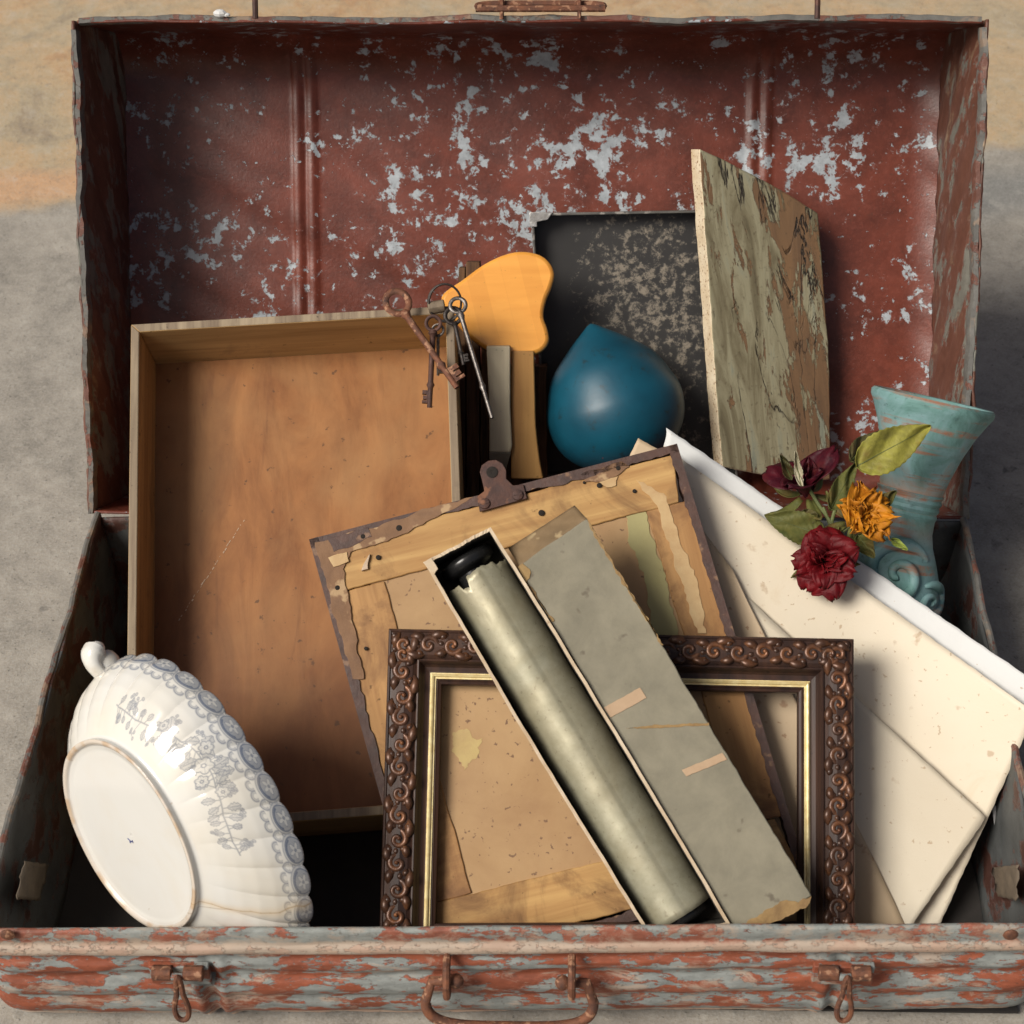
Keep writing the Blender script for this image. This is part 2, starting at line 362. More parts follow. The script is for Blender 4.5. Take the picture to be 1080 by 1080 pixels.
for sx in (-1, 1):
    g = G()
    def side(s, t, sx=sx):   # s: depth 0..1, t: height 0..1
        d = s*.124; l = t*(LL-.0)
        k = .0035*SIN(PI*s)+.0015*nz(t*1.6+sx, s*3)+.0012*nz(t*4, s*8)
        if s > .7: l = min(l, LL-.045*(1-math.sqrt(max(0, 1-((s-.7)/.32)**2))))
        xx = .3525-.0100*min(1, d/.13)-k*.8
        if s < .12: xx += .002
        return lid(sx*xx, l, d)
    g.grid((lambda s, t: side(s, t)) if sx < 0 else (lambda s, t: side(1-s, t)), 26, 90)
    obj('lid_side', g, MT['lid_side'], trunk, smooth=60, solid=.002, off=-1.)
# folded flange round the lid opening
def flange(a, b, inw, seed, wd=.011):
    g = G(); a = np.array(a); b = np.array(b); L = int(np.linalg.norm(b-a)/.004)
    nrm = lid(0, 0, -1)-lid(0, 0, 0)
    def fn(s, t):
        p = a*(1-s)+b*s; k = .0016*nz(s*1.3, seed)+.0007*nz(s*5, seed+2)
        # cross-section loop: thickness .003, depth wd
        loop = [(-.0020, .0), (.0016, .0004), (.0022, -.002), (.0018, -wd), (-.0030, -wd), (-.0034, -.004)]
        c = loop[int(round(t*6)) % 6]
        return p+inw*(c[0]+k)+nrm*(c[1]+.0006*nz(s*3, seed+5))
    g.grid(fn, L, 6); return g
ux = np.array((1., 0, 0)); ul = lid(0, 1, 0)-lid(0, 0, 0)
g = G()
for a, b, inw, sd in ((lid(-.354, .0, 0), lid(-.3535, LL-.007, 0), -ux, 1), (lid(-.350, LL+.001, 0), lid(.350, LL+.001, 0), ul, 4), (lid(.3535, LL-.006, 0), lid(.352, 0, 0), ux, 8)):
    q = flange(a, b, inw, sd); g.add(q.v, q.f)
obj('lid_flange', g, MT['edge'], trunk, smooth=50)
# handle on the lid edge and hasps hanging behind it
def arc_handle(c, ex, ey, wd, ht, r, n=30):
    pts = []
    c = np.array(c); rr = min(wd*.28, ht*.9)
    pts.append(c-ex*(wd/2-.004)); 
    for i in range(n+1):
        a = PI*i/n; X = -COS(a); Y = SIN(a); sx = math.copysign(abs(X)**.45, X)*wd/2; sy = abs(Y)**.55*ht
        pts.append(c+ex*sx+ey*sy)
    pts.append(c+ex*(wd/2-.004))
    return pts
lh = lid(.016, LL+.004, .010); nrmL = lid(0, 0, 1)-lid(0, 0, 0)
g = G(); c0 = hit(570, 12, lid(0, LL+.006, .0), ul)
g.tube([p for p in arc_handle(c0+ul*.003, ux, nrmL*.55+ul*.3, .098, .012, .003)], .0026, 8)
lhd = obj('lid_handle', g, MT['rust'], trunk)
g = G(); g.tube([c0-ux*.050+ul*.002, c0+ux*.050+ul*.002], .0027, 8)
for sx in (-1, 1): g.tube([c0+ux*.030*sx-ul*.006, c0+ux*.030*sx+ul*.012, c0+ux*.030*sx+ul*.014+nrmL*.006, c0+ux*.030*sx-ul*.004+nrmL*.008], .0016, 6)
obj('handle_bracket', g, MT['rust'], lhd)
for u in (268, 863):
    g = G(); a = hit(u, 16, lid(0, LL, 0), ul); a2 = a+nrmL*.006
    g.tube([a2-ul*.002, a2+ul*.03, a2+ul*.045+ux*.001], .0022, 8); g.tube([a2+ul*.045, a2+ul*.047+ux*.006, a2+ul*.06+ux*.007], .002, 8)
    obj('lid_hasp', g, MT['rustdark'], trunk)
# front hasps and front handle: (y is outwards = -y)
def fy(px, z): return FLc[1]+(px+.352)/.702*(FRc[1]-FLc[1])
def hasp(u, vtop):
    p = hit(u, vtop, (0, -.408, 0), np.array((0, -1., 0))); x, yb, zb = p
    g = G(); 
    for s_ in (-1, 1): g.tube([(x+s_*.004, yb-.006, zb), (x+s_*.017, yb-.006, zb)], .0052, 10)
    h = obj('hasp', g, MT['rust'], trunk, bevel=.0006)
    g = G(); g.tube([(x-.004, yb-.009, zb), (x+.004, yb-.009, zb)], .0028, 8)
    g.box(x-.020, x+.020, yb-.003, yb+.002, zb-.018, zb+.002)
    obj('hasp_plate', g, MT['front'], h, bevel=.0008)
    g = G(); pts = []
    for i in range(33):        # elongated forged loop, waisted in the middle
        a = 2*PI*i/32; yv = COS(a); hw = .0022+.0052*max(0, -yv*.9+.1)**.8*1.0
        pts.append((x+.001+SIN(a)*hw*(1.0), yb-.0115-.004*(1-yv), zb-.016+yv*.019))
    g.tube(pts[:-1], .0019, 8, closed=True); obj('hasp_loop', g, MT['rust'], h)
hasp(189, 1018); hasp(890, 1018)
pa = hit(472, 1022, (0, -.408, 0), np.array((0, -1., 0))); pb = hit(603, 1022, (0, -.408, 0), np.array((0, -1., 0)))
g = G(); q = (pa+pb)/2+np.array((0, -.008, -.003)); wd = np.linalg.norm(pb-pa)
dn = np.array((0, -.42, -.90)); side_ = []
for i in range(49):
    a = PI*i/48; X = -COS(a); Y = SIN(a)
    side_.append(q+ux*math.copysign(abs(X)**.55, X)*(wd/2+.015)+dn*(abs(Y)**.38*.034-.000))
rounded = [q-ux*(wd/2-.006), q-ux*(wd/2+.010)+dn*.000]+side_[2:-2]+[q+ux*(wd/2+.010), q+ux*(wd/2-.006)]
g.tube(rounded, .0036, 10); g.ball(rounded[0], .0052); g.ball(rounded[-1], .0052)
hd = obj('front_handle', g, MT['rust'], trunk, smooth=60)
for p in (pa, pb):
    g = G(); pts = [p+np.array((0, .003, .011)), p+np.array((0, -.007, .011)), p+np.array((0, -.0155, .002)), p+np.array((0, -.0165, -.008)), p+np.array((0, -.0105, -.011)), p+np.array((0, .002, -.009))]
    g.tube(pts, .0026, 8); obj('staple', g, MT['rust'], hd)
for u in (8, 1066):
    g = G(); p = hit(u, 986, (0, -.4075, 0), np.array((0, -1., 0))); g.ball(p, .005, 14, (1, .45, 1)); obj('rivet', g, MT['rust'], trunk)
# peeling strap ends / paper scraps stuck on the inner side walls
def scrap(name, pts, th, mat, par, seed):
    g = G(); c = np.mean(pts, axis=0)
    q = [np.array(p) for p in pts]
    g.grid(lambda s, t: q[0]*(1-s)*(1-t)+q[1]*s*(1-t)+q[2]*s*t+q[3]*(1-s)*t+np.array((.0015, 0, .001))*nz(s*3+seed, t*4), 10, 10)
    return obj(name, g, mat, par, solid=th)
MT['tape'] = plain('old_brown_tape', (.17, .13, .09), (.09, .07, .05), 50, .7)
xl = np.array((1., 0, 0))
def wallhit(u, v, side): return hit(u, v, (side*.340, 0, 0), xl)+np.array((-side*.002, 0, 0))
scrap('tape_scrap', [wallhit(22, 908, -1), wallhit(48, 912, -1), wallhit(38, 950, -1), wallhit(14, 948, -1)], .0006, MT['tape'], trunk, 1)
scrap('tape_scrap', [wallhit(1050, 915, 1), wallhit(1078, 912, 1), wallhit(1076, 950, 1), wallhit(1055, 945, 1)], .0006, MT['tape'], trunk, 4)

# ================================================================== WOODEN TRAY (drawer)
MT['ply'] = None
n = N('tray_plywood')
f = n.noise(1, 9, .68, .5, st=(38, 11, 38)); c = n.mix(n.th(f, .35, .68), (.34, .145, .048), (.19, .073, .024))
b = n.noise(7, 6, .6, .6); c = n.mix(n.mt('MULTIPLY', n.th(b, .42, .68), .55), c, (.39, .22, .092))
s1 = n.noise(1, 7, .65, .5, st=(26, 7, 10), loc=(3, 1, 0)); c = n.mix(n.mt('MULTIPLY', n.th(s1, .60, .72), .55), c, (.13, .045, .02))
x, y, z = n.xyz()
drk = n.mt('MULTIPLY', n.th(n.mt('ADD', y, n.mt('MULTIPLY', n.noise(13, 7, .7), .22)), .32, .10), .82)  # lower floor darkened: shade and dirt painted together into the wood colour
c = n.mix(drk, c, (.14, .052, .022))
k = n.noise(120, 4, .6); c = n.mix(n.mt('MULTIPLY', n.th(k, .66, .70), .8), c, (.10, .05, .025))
k2 = n.noise(1, 6, .7, .8, st=(45, 4, 10), loc=(5, 5, 5)); c = n.mix(n.mt('MULTIPLY', n.th(k2, .62, .70), .28), c, (.10, .035, .018))
n.bump(f, .0003, .6)
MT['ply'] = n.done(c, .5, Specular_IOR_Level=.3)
MT['traywall'] = wood('tray_wall_wood', (.55, .36, .155), (.33, .20, .08), 'x', rough=.6, stain=(.13, .09, .055), stainamt=(.60, .74))
MT['traywall_y'] = wood('tray_side_wood', (.52, .33, .135), (.30, .175, .07), 'y', rough=.6, stain=(.11, .07, .04), stainamt=(.60, .74))
MT['trayedge'] = wood('tray_edge_wood', (.36, .285, .19), (.16, .115, .08), 'y', 1.3, .7, stain=(.06, .045, .035), stainamt=(.55, .72))
F = Fr(-.28, .066, 29, roll=3, org=(132, 878))
tray = F.empty('wooden_tray', 'deep open wooden drawer with bare plywood bottom leaning in the trunk behind the white bowl', 'drawer')
TD = .066
c4 = [np.array(F.xy(*q)) for q in ((132, 880), (497, 852), (478.5, 322), (138, 342))]   # BL BR TR TL
cen = sum(c4)/4
def inset(i, d):
    a = c4[i]; e1 = c4[(i+1) % 4]-a; e2 = c4[(i-1) % 4]-a
    return a+e1/np.linalg.norm(e1)*d+e2/np.linalg.norm(e2)*d
i4 = [inset(i, .0068) for i in range(4)]
def wall_between(i, j, mats, nm):
    g = G(); g.prism([tuple(c4[i]), tuple(c4[j]), tuple(i4[j]), tuple(i4[i])], -TD, 0)
    # front rim gets the weathered edge material
    o = obj(nm, g, mats, tray, bevel=.0009)
    for p in o.data.polygons:
        if p.normal.z > .9: p.material_index = 1
    return o
for (i, j, mm) in ((0, 1, 'traywall'), (1, 2, 'traywall_y'), (2, 3, 'traywall'), (3, 0, 'traywall_y')):
    wall_between(i, j, [MT[mm], MT['trayedge']], 'wall')
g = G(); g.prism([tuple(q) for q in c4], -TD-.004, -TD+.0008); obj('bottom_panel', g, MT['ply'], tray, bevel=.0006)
g = G(); a = np.array(F.xy(258, 548, -TD+.001)); b = np.array(F.xy(188, 655, -TD+.001)); pr_ = random.Random(3)
for k in range(26):
    t = k/26+pr_.uniform(0, .02); p = a*(1-t)+b*t+np.array((pr_.uniform(-1, 1)*.0005, 0)); d = (b-a)/np.linalg.norm(b-a); nn = np.array((-d[1], d[0])); L = pr_.uniform(.0006, .003); ww = pr_.uniform(.0001, .0004)
    g.prism([tuple(p-nn*ww), tuple(p+d*L-nn*ww), tuple(p+d*L+nn*ww), tuple(p+nn*ww)], -TD+.0008, -TD+.0011)
MT['chalk'] = plain('pale_scratch', (.55, .42, .3), (.45, .33, .22), 100)
obj('scratch', g, MT['chalk'], tray, smooth=0)

# ================================================================== BACKED BOARD WITH HANGER
F = Fr(-.357, .035, 38, roll=14.5, org=(437, 985))
board = F.empty('backed_picture', 'back of an old framed picture, wooden bars round brown paper, with rusty hanger clip', 'picture')
MT['bar'] = wood('bar_wood', (.55, .34, .13), (.36, .185, .065), 'x', rough=.62, stain=(.17, .085, .035), stainamt=(.50, .66))
MT['bar_y'] = wood('bar_wood_upright', (.48, .27, .105), (.30, .15, .055), 'y', rough=.62, stain=(.17, .08, .035), stainamt=(.48, .64))
MT['darkedge'] = plain('dark_varnished_edge', (.10, .045, .03), (.045, .025, .02), 60, .55, 0, .0006, spots=(90, .62, (.2, .11, .06)))
MT['kraft'] = plain('brown_backing_paper', (.44, .28, .13), (.31, .175, .075), 11, .6, 0, .0004, spots=(230, .65, (.17, .09, .045)))
MT['torn'] = plain('torn_brown_paper', (.27, .15, .075), (.16, .085, .045), 40, .75, 0, .0008, spots=(70, .58, (.42, .28, .15)))
MT['greenpaper'] = plain('olive_stained_paper', (.40, .355, .155), (.33, .29, .13), 30, .7, spots=(90, .66, (.2, .14, .06)))
MT['zinc'] = plain('pale_glue', (.56, .40, .20), (.44, .27, .12), 60)
TLb, TRb, BRb, BLb = [np.array(F.xy(*q)) for q in ((326, 569), (714, 468), (858, 962), (437, 985))]
BLb = np.array(F.xy(452, 1024)); BRb = np.array(F.xy(853, 926))
def lerp4(s, t): return TLb*(1-s)*(1-t)+TRb*s*(1-t)+BRb*s*t+BLb*(1-s)*t
def q4(s0, s1, t0, t1): return [tuple(lerp4(s0, t1)), tuple(lerp4(s1, t1)), tuple(lerp4(s1, t0)), tuple(lerp4(s0, t0))]
th = .014
g = G(); g.prism(rough_poly(q4(.125, .90, .12, .9), .02, 0), -th*.8, -.0026); obj('backing_paper', g, MT['kraft'], board)
g = G(); g.prism(rough_poly([tuple(lerp4(*q)) for q in ((0.022, .022), (1-.018, .022), (1-.04, .13), (.04, .135))], .005, .0004, 2), -th, -.0006); obj('wood_bar', g, MT['bar'], board, bevel=.0008)
g = G(); g.prism(rough_poly([tuple(lerp4(*q)) for q in ((0.04, .86), (.96, .86), (1-.018, .975), (.022, .975))], .005, .0004, 3), -th, -.0006); obj('wood_bar', g, MT['bar'], board, bevel=.0008)
g = G(); g.prism(rough_poly(q4(.022, .160, .136, .859), .005, .0004, 4), -th, -.0010); obj('wood_bar', g, MT['bar_y'], board, bevel=.0008)
g = G(); g.prism(rough_poly(q4(.872, 1-.018, .131, .859), .005, .0004, 5), -th, -.0010); obj('wood_bar', g, MT['bar_y'], board, bevel=.0008)
def band(ins, rag, seed):       # dark strip round the outside with a ragged inner edge
    r = random.Random(seed); g = G()
    for (a, b, c_, d_) in ((TLb, TRb, BRb, BLb), (TRb, BRb, BLb, TLb), (BRb, BLb, TLb, TRb), (BLb, TLb, TRb, BRb)):
        e = b-a; L = np.linalg.norm(e); e /= L; nn = np.array((e[1], -e[0])); k = int(L/.0035); d = 0; up = []
        for i in range(k+1):
            d = d*.75+r.uniform(-1, 1)*rag; up.append(a+e*L*i/k+nn*(ins+abs(d)))
        for i in range(k):
            p0, p1 = a+e*L*i/k, a+e*L*(i+1)/k; g.prism([tuple(p0), tuple(p1), tuple(up[i+1]), tuple(up[i])], -th*1.1, .0006)
    return g
obj('edge_strip', band(.0055, .0012, 3), MT['darkedge'], board, smooth=0)
def blob(F, pts, w0, w1, mat, par, nm, step=.003, amp=.0008, seed=1, pix=True):
    g = G(); P = [F.xy(*p, w1) if pix else p for p in pts]; g.prism(rough_poly(P, step, amp, seed), w0, w1); return obj(nm, g, mat, par, bevel=.0002)
blob(F, [(332, 572), (425, 547), (450, 536), (500, 524), (470, 540), (430, 562), (395, 575), (370, 582), (362, 600), (370, 640), (376, 680), (384, 716), (372, 716), (352, 650)], -.0006, .0008, MT['torn'], board, 'paper_remnant', seed=4)
blob(F, [(345, 568), (388, 556), (392, 566), (372, 576), (352, 582)], .0008, .0011, MT['darkedge'], board, 'paper_remnant', seed=9)
blob(F, [(612, 500), (655, 486), (664, 492), (648, 503), (634, 508), (618, 508)], -.0006, .0006, MT['torn'], board, 'paper_remnant', seed=6)
blob(F, [(632, 508), (652, 502), (650, 512), (640, 514)], -.0006, .0004, MT['zinc'], board, 'paper_remnant', seed=2)
blob(F, [(346, 588), (366, 582), (368, 592), (352, 598)], .0008, .0016, MT['zinc'], board, 'paper_remnant', seed=2, amp=.0004)
blob(F, [(385, 592), (390, 584), (388, 600), (381, 602)], -.0006, .0022, MT['chalk'], board, 'paper_remnant', step=.002, seed=12, amp=.0004)
blob(F, [(658, 534), (680, 526), (692, 575), (706, 625), (722, 690), (730, 760), (768, 860), (735, 800), (700, 700), (684, 640), (674, 600), (662, 570)], -.0026, -.0018, MT['greenpaper'], board, 'olive_paper', seed=7, amp=.0014)
blob(F, [(670, 505), (700, 520), (715, 560), (735, 610), (745, 668), (736, 668), (718, 610), (700, 560), (690, 530)], -.0010, -.0004, MT['zinc'], board, 'worn_patch', seed=8, amp=.0012)
blob(F, [(405, 690), (420, 720), (452, 760), (460, 860), (480, 975), (450, 980), (447, 860)], -.0026, -.0020, MT['bar_y'], board, 'wood_strip', seed=8, amp=.0003)
MT['palestain'] = plain('pale_yellow_stain', (.50, .38, .15), (.42, .29, .13), 60, .7)
blob(F, [(478, 772), (492, 768), (498, 778), (510, 778), (504, 796), (490, 812), (484, 800), (476, 792)], -.0026, -.0024, MT['palestain'], board, 'glue_stain', step=.0015, seed=21, amp=.0012)
MT['hole'] = plain('black_hole', (.012, .01, .008), (.02, .014, .01), 90, .9)
for (u, v, r_) in ((383, 566, .0022), (421, 557, .0022), (399, 588, .0018), (356, 620, .0018), (386, 684, .0014), (632, 512, .0018), (571, 541, .0022), (652, 494, .0016), (669, 518, .0014), (616, 509, .001)):
    g = G(); x, y = F.xy(u, v); g.lathe([(r_*1.0, .0), (r_, .0013), (r_*.7, .0016), (0.0001, .0016)], 14, (x, y, -.0004)); obj('nail_hole', g, MT['hole'], board)
# hanger clip
g = G(); P = [F.xy(*p, .002) for p in ((506, 540), (503, 524), (511, 518), (508, 505), (506, 498), (508, 491), (515, 486), (523, 485), (530, 489), (534, 496), (534, 505), (541, 512), (552, 511), (556, 526))]
g.prism(P, .0012, .0028); cl = obj('hanger_clip', g, MT['rustdark'], board, bevel=.0004)
g = G(); x, y = F.xy(519, 498, .003); g.lathe([(.0042, .0026), (.0042, .0036), (.0034, .0038), (0.0001, .0030)], 20, (x, y, -.0002)); obj('hanging_hole', g, MT['hole'], cl)
g = G()
for q in ((511, 531), (546, 522)):
    x, y = F.xy(*q, .003); g.lathe([(.0042, .0026), (.0038, .0042), (.0022, .0046), (0.0001, .0047)], 18, (x, y, 0)); g.box(x-.0032, x+.0032, y-.0004, y+.0004, .0045, .0050)
obj('screw', g, MT['rustdark'], cl)

# ================================================================== ORNATE FRAME
F = Fr(-.357, .058, 38, org=(400, 978)); FH = .225
frame = F.empty('empty_picture', 'empty dark brown picture frame with carved bronze scrollwork and thin gold liner', 'picture frame')
x0, y1 = F.xy(410, 663); x1, y1b = F.xy(900.5, 674)
bl = np.array(F.xy(400.5, 975)); br = np.array(F.xy(902, 975)); tl = np.array((x0, y1)); tr = np.array((x1, y1b))
bl2 = tl+(bl-tl)*1.185; br2 = tr+(br-tr)*1.185
fc = [bl2, br2, tr, tl]
def fring(off):      # mitred ring inset by off
    out = []
    for i in range(4):
        a = fc[i]; e1 = fc[(i+1) % 4]-a; e2 = fc[i-1]-a; e1 /= np.linalg.norm(e1); e2 /= np.linalg.norm(e2)
        sn = abs(e1[0]*e2[1]-e1[1]*e2[0]); out.append(a+(e1+e2)*off/sn)
    return out
def moulding(prof, seed=0):
    g = G(); rings = [fring(o) for o, _ in prof]
    for k in range(len(prof)-1):
        for i in range(4):
            a, b = rings[k][i], rings[k][(i+1) % 4]; c_, d_ = rings[k+1][(i+1) % 4], rings[k+1][i]
            g.add([(*a, prof[k][1]), (*b, prof[k][1]), (*c_, prof[k+1][1]), (*d_, prof[k+1][1])], [(0, 1, 2, 3)])
    return g
MT['fdark'] = wood('dark_walnut_frame', (.070, .034, .022), (.026, .016, .014), 'y', 1.4, .42, bump=.0002)
MT['bronze'] = N('bronzed_carving')
n = MT['bronze']; geo = n.nd('NewGeometry'); po = geo.outputs['Pointiness']
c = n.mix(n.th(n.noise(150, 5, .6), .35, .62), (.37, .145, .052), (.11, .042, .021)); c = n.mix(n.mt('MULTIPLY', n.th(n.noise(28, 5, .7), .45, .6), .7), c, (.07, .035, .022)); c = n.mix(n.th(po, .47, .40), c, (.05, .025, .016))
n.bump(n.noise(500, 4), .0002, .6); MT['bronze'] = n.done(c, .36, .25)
MT['gold'] = plain('gilt_liner', (.85, .74, .42), (.62, .46, .18), 150, .36, .2, .0002, spots=(70, .68, (.35, .08, .03)), st=(1, 1, 1))
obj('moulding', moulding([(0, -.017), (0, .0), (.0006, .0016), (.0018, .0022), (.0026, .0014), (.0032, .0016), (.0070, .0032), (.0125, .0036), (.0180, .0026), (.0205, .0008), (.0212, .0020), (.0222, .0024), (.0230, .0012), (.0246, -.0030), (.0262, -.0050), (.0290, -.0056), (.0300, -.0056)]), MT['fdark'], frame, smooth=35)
obj('gilt_liner', moulding([(.0300, -.0056), (.0306, -.0056), (.0308, -.0040), (.0316, -.0035), (.0326, -.0040), (.0330, -.0056), (.0342, -.0056)]), MT['gold'], frame, smooth=25)
obj('inner_lip', moulding([(.0342, -.0056), (.0344, -.0066), (.0352, -.0062), (.0360, -.0070), (.0376, -.0078), (.0380, -.0088), (.0380, -.0170), (.0, -.0170)]), MT['fdark'], frame, smooth=25)
def scroll(g, T2, L, flip):
    """one leaf-scroll: hooked volute with a bud, and two curling leaves"""
    def tr_(x, y, z): y = y if not flip else 1-y; return T2(x*L, y, z)
    pts = []; rad = []
    for i in range(20):
        t = i/19; a = R(205)-t*R(430); r = .40*(1-t)**.8+.06
        pts.append(tr_(.56+r*COS(a)*.9, .50+r*SIN(a), .0016+.0018*t)); rad.append(.0027*(1-.45*t)*min(1, .30+t*5))
    g.tube(pts, rad, 7, flat=.75); g.ball(pts[-1], .0017, 8, (1, 1, .9))
    for (p0, p1, p2, rr) in (((-.30, .98), (.20, 1.16), (.55, .80), .0032), ((-.30, .30), (-.02, .02), (.34, .10), .0031), ((.18, .66), (.02, .52), (-.16, .66), .0021), ((.80, .10), (1.0, -.02), (1.08, .30), .0022), ((.85, .90), (.98, .78), (1.02, .55), .0020)):
        pts = []; rad = []
        for i in range(9):
            t = i/8; x = (1-t)**2*p0[0]+2*t*(1-t)*p1[0]+t*t*p2[0]; y = (1-t)**2*p0[1]+2*t*(1-t)*p1[1]+t*t*p2[1]
            pts.append(tr_(x, y, .0012+.0012*SIN(PI*t))); rad.append(rr*(.12+.95*SIN(PI*min(1, t*.9+.05))))
        g.tube(pts, rad, 7, flat=.75)
g = G(); ro = fring(.0040); ri = fring(.0185)
for i in range(4):
    a, b = ro[i], ro[(i+1) % 4]; a2 = ri[i]; e = b-a; Ln = np.linalg.norm(e); e /= Ln; nn = np.array((-e[1], e[0])); bw = .0150
    cnt = int(round(Ln/.0168)); pit = Ln/cnt
    for k in range(cnt):
        jx, jy = rnd.uniform(.92, 1.06), rnd.uniform(.92, 1.05)
        st_ = a+e*pit*(k+rnd.uniform(-.04, .04))
        if k*pit < .010: st_ = a+e*.004
        scroll(g, lambda x, y, z, st_=st_: (st_[0]+e[0]*x*jx+nn[0]*y*bw*jy, st_[1]+e[1]*x*jx+nn[1]*y*bw*jy, z+.0004), pit*.98, k % 2)
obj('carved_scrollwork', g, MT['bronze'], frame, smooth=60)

# ================================================================== LONG BOX WITH ROLL
F = Fr(-.385, .097, 40, roll=31.3, org=(724, 977))
MT['boxout'] = plain('grey_cardboard', (.27, .245, .175), (.18, .165, .118), 34, .75, 0, .0004, spots=(60, .66, (.14, .12, .085)))
MT['boxedge'] = plain('cream_cardboard_edge', (.66, .55, .40), (.45, .33, .2), 60, .75, spots=(80, .65, (.3, .19, .1)))
MT['boxin'] = plain('dark_box_lining', (.075, .066, .05), (.035, .03, .025), 40, .8)
n = N('roll_paper'); f = n.noise(90, 7, .7); b = n.noise(12, 5, .6, .6)
c = n.mix(n.th(f, .3, .7), (.43, .41, .30), (.30, .285, .195)); c = n.mix(n.mt('MULTIPLY', n.th(b, .42, .68), .6), c, (.33, .275, .16))
x, y, z = n.xyz(); fl = n.nd('TexWhiteNoise').outputs[0]
c = n.mix(n.mt('MULTIPLY', n.th(n.noise(300, 3), .62, .7), .4), c, (.16, .13, .08)); n.bump(f, .0002, .5)
MT['rollpaper'] = n.done(c, .42, .3)
MT['bakelite'] = plain('black_spool_end', (.012, .012, .012), (.02, .02, .02), 40, .25, 0, .0001, rvar=.05)
bx = F.empty('long_box', 'long narrow open cardboard box with cream edges lying across the ornate frame', 'box')
A, B, C_, D = [np.array(F.xy(*q)) for q in ((680, 981), (771, 975), (518, 556), (447, 593))]   # BL BR TR TL
A = A+(A-D)*.010; B = B+(B-C_)*.004
def inset4(P, d):
    out = []
    for i in range(4):
        a = P[i]; e1 = P[(i+1) % 4]-a; e2 = P[i-1]-a; e1 = e1/np.linalg.norm(e1); e2 = e2/np.linalg.norm(e2); sn = abs(e1[0]*e2[1]-e1[1]*e2[0]); out.append(a+(e1+e2)*d/sn)
    return out
PB = [A, B, C_, D]; PI4 = inset4(PB, .0022); BD = .043
def wob_quad(i, j, nm, mats, seed):
    g = G(); K = 40; r = random.Random(seed); o = []; ii = []; d = 0
    for k in range(K+1):
        t = k/K; d = d*.8+r.uniform(-1, 1)*.00025; bow = SIN(PI*t)
        e = PB[j]-PB[i]; nn = np.array((-e[1], e[0]))/np.linalg.norm(e)
        o.append(PB[i]*(1-t)+PB[j]*t+nn*d-nn*.0012*bow*(i in (1, 3))); ii.append(PI4[i]*(1-t)+PI4[j]*t+nn*d-nn*.0012*bow*(i in (1, 3)))
    for k in range(K):
        dz0 = .0006*nz(k*.09, seed); dz1 = .0006*nz((k+1)*.09, seed)
        v = [(*o[k], -BD), (*o[k+1], -BD), (*ii[k+1], -BD), (*ii[k], -BD), (*o[k], dz0), (*o[k+1], dz1), (*ii[k+1], dz1), (*ii[k], dz0)]
        g.add(v, [(4, 5, 6, 7)], 1); g.add(v, [(0, 1, 5, 4)], 0); g.add(v, [(2, 3, 7, 6)], 2)
        if k == 0: g.add(v, [(0, 4, 7, 3)], 0)
        if k == K-1: g.add(v, [(1, 2, 6, 5)], 0)
    return obj(nm, g, mats, bx, smooth=0)
for i in range(4): wob_quad(i, (i+1) % 4, 'box_wall', [MT['boxout'], MT['boxedge'], MT['boxin']], i+5)
g = G(); g.prism([tuple(q) for q in PB], -BD-.0015, -BD+.0004); obj('box_bottom', g, MT['boxin'], bx)
# torn bright chips along rims
blob(F, [(446, 593), (455, 588), (462, 600), (458, 606), (452, 600)], .0002, .0008, MT['boxedge'], bx, 'torn_corner', step=.002, seed=3, amp=.0003)
# the roll, its own thing
roll = F.empty('paper_roll', 'grey green paper roll on black spool lying inside the long cardboard box', 'paper roll')
ct = (PI4[2]+PI4[3])/2; cb = (PI4[0]+PI4[1])/2; ax = ct-cb; Lr = np.linalg.norm(ax); ax /= Lr; sd_ = np.array((ax[1], -ax[0])); RR = .0234; wc = -.0045-RR
def rollpt(t, a, rr): c_ = cb+ax*t; return (c_[0]+sd_[0]*rr*COS(a), c_[1]+sd_[1]*rr*COS(a), wc+rr*SIN(a))
g = G(); NA = 96; tornr = random.Random(5)
tr_t = [0]*(NA+1); d = 0
for i in range(NA+1): d = d*.7+tornr.uniform(-1, 1)*.0006; tr_t[i] = d
def rfn(s, t):
    i = int(round(s*NA)); a = 2*PI*s; top = Lr-.022+tr_t[i % NA]
    if .30 < s < .335: top -= .004
    if .14 < s < .30: top += .004-.012*abs(s-.22)
    rr = RR+.0004*nz(t*1.7, 1)+(.0005 if s > .22 else 0)
    return rollpt(.007+(top-.007)*t, a, rr)
g.grid(rfn, NA, 60, True); obj('paper', g, MT['rollpaper'], roll, smooth=60, solid=.0005)
g = G()
pr2 = [(0.0001, -.001), (.006, -.001), (.017, .0), (.0195, .0015), (.0203, .004), (.0195, .008), (.0165, .010), (.012, .012)]
def spool(g, t0, sg):
    v = []; nn_ = 40
    for r_, z_ in pr2+[(.012, .03)]:
        for j in range(nn_):
            a = 2*PI*j/nn_; v.append(rollpt(t0-sg*z_, a, r_))
    g.add(v, [(i*nn_+j, i*nn_+(j+1) % nn_, (i+1)*nn_+(j+1) % nn_, (i+1)*nn_+j) for i in range(len(pr2)) for j in range(nn_)])
spool(g, Lr-.004, 1); obj('spool_end', g, MT['bakelite'], roll, smooth=50)
g = G(); spool(g, .001, -1); obj('spool_end', g, MT['bakelite'], roll, smooth=50)

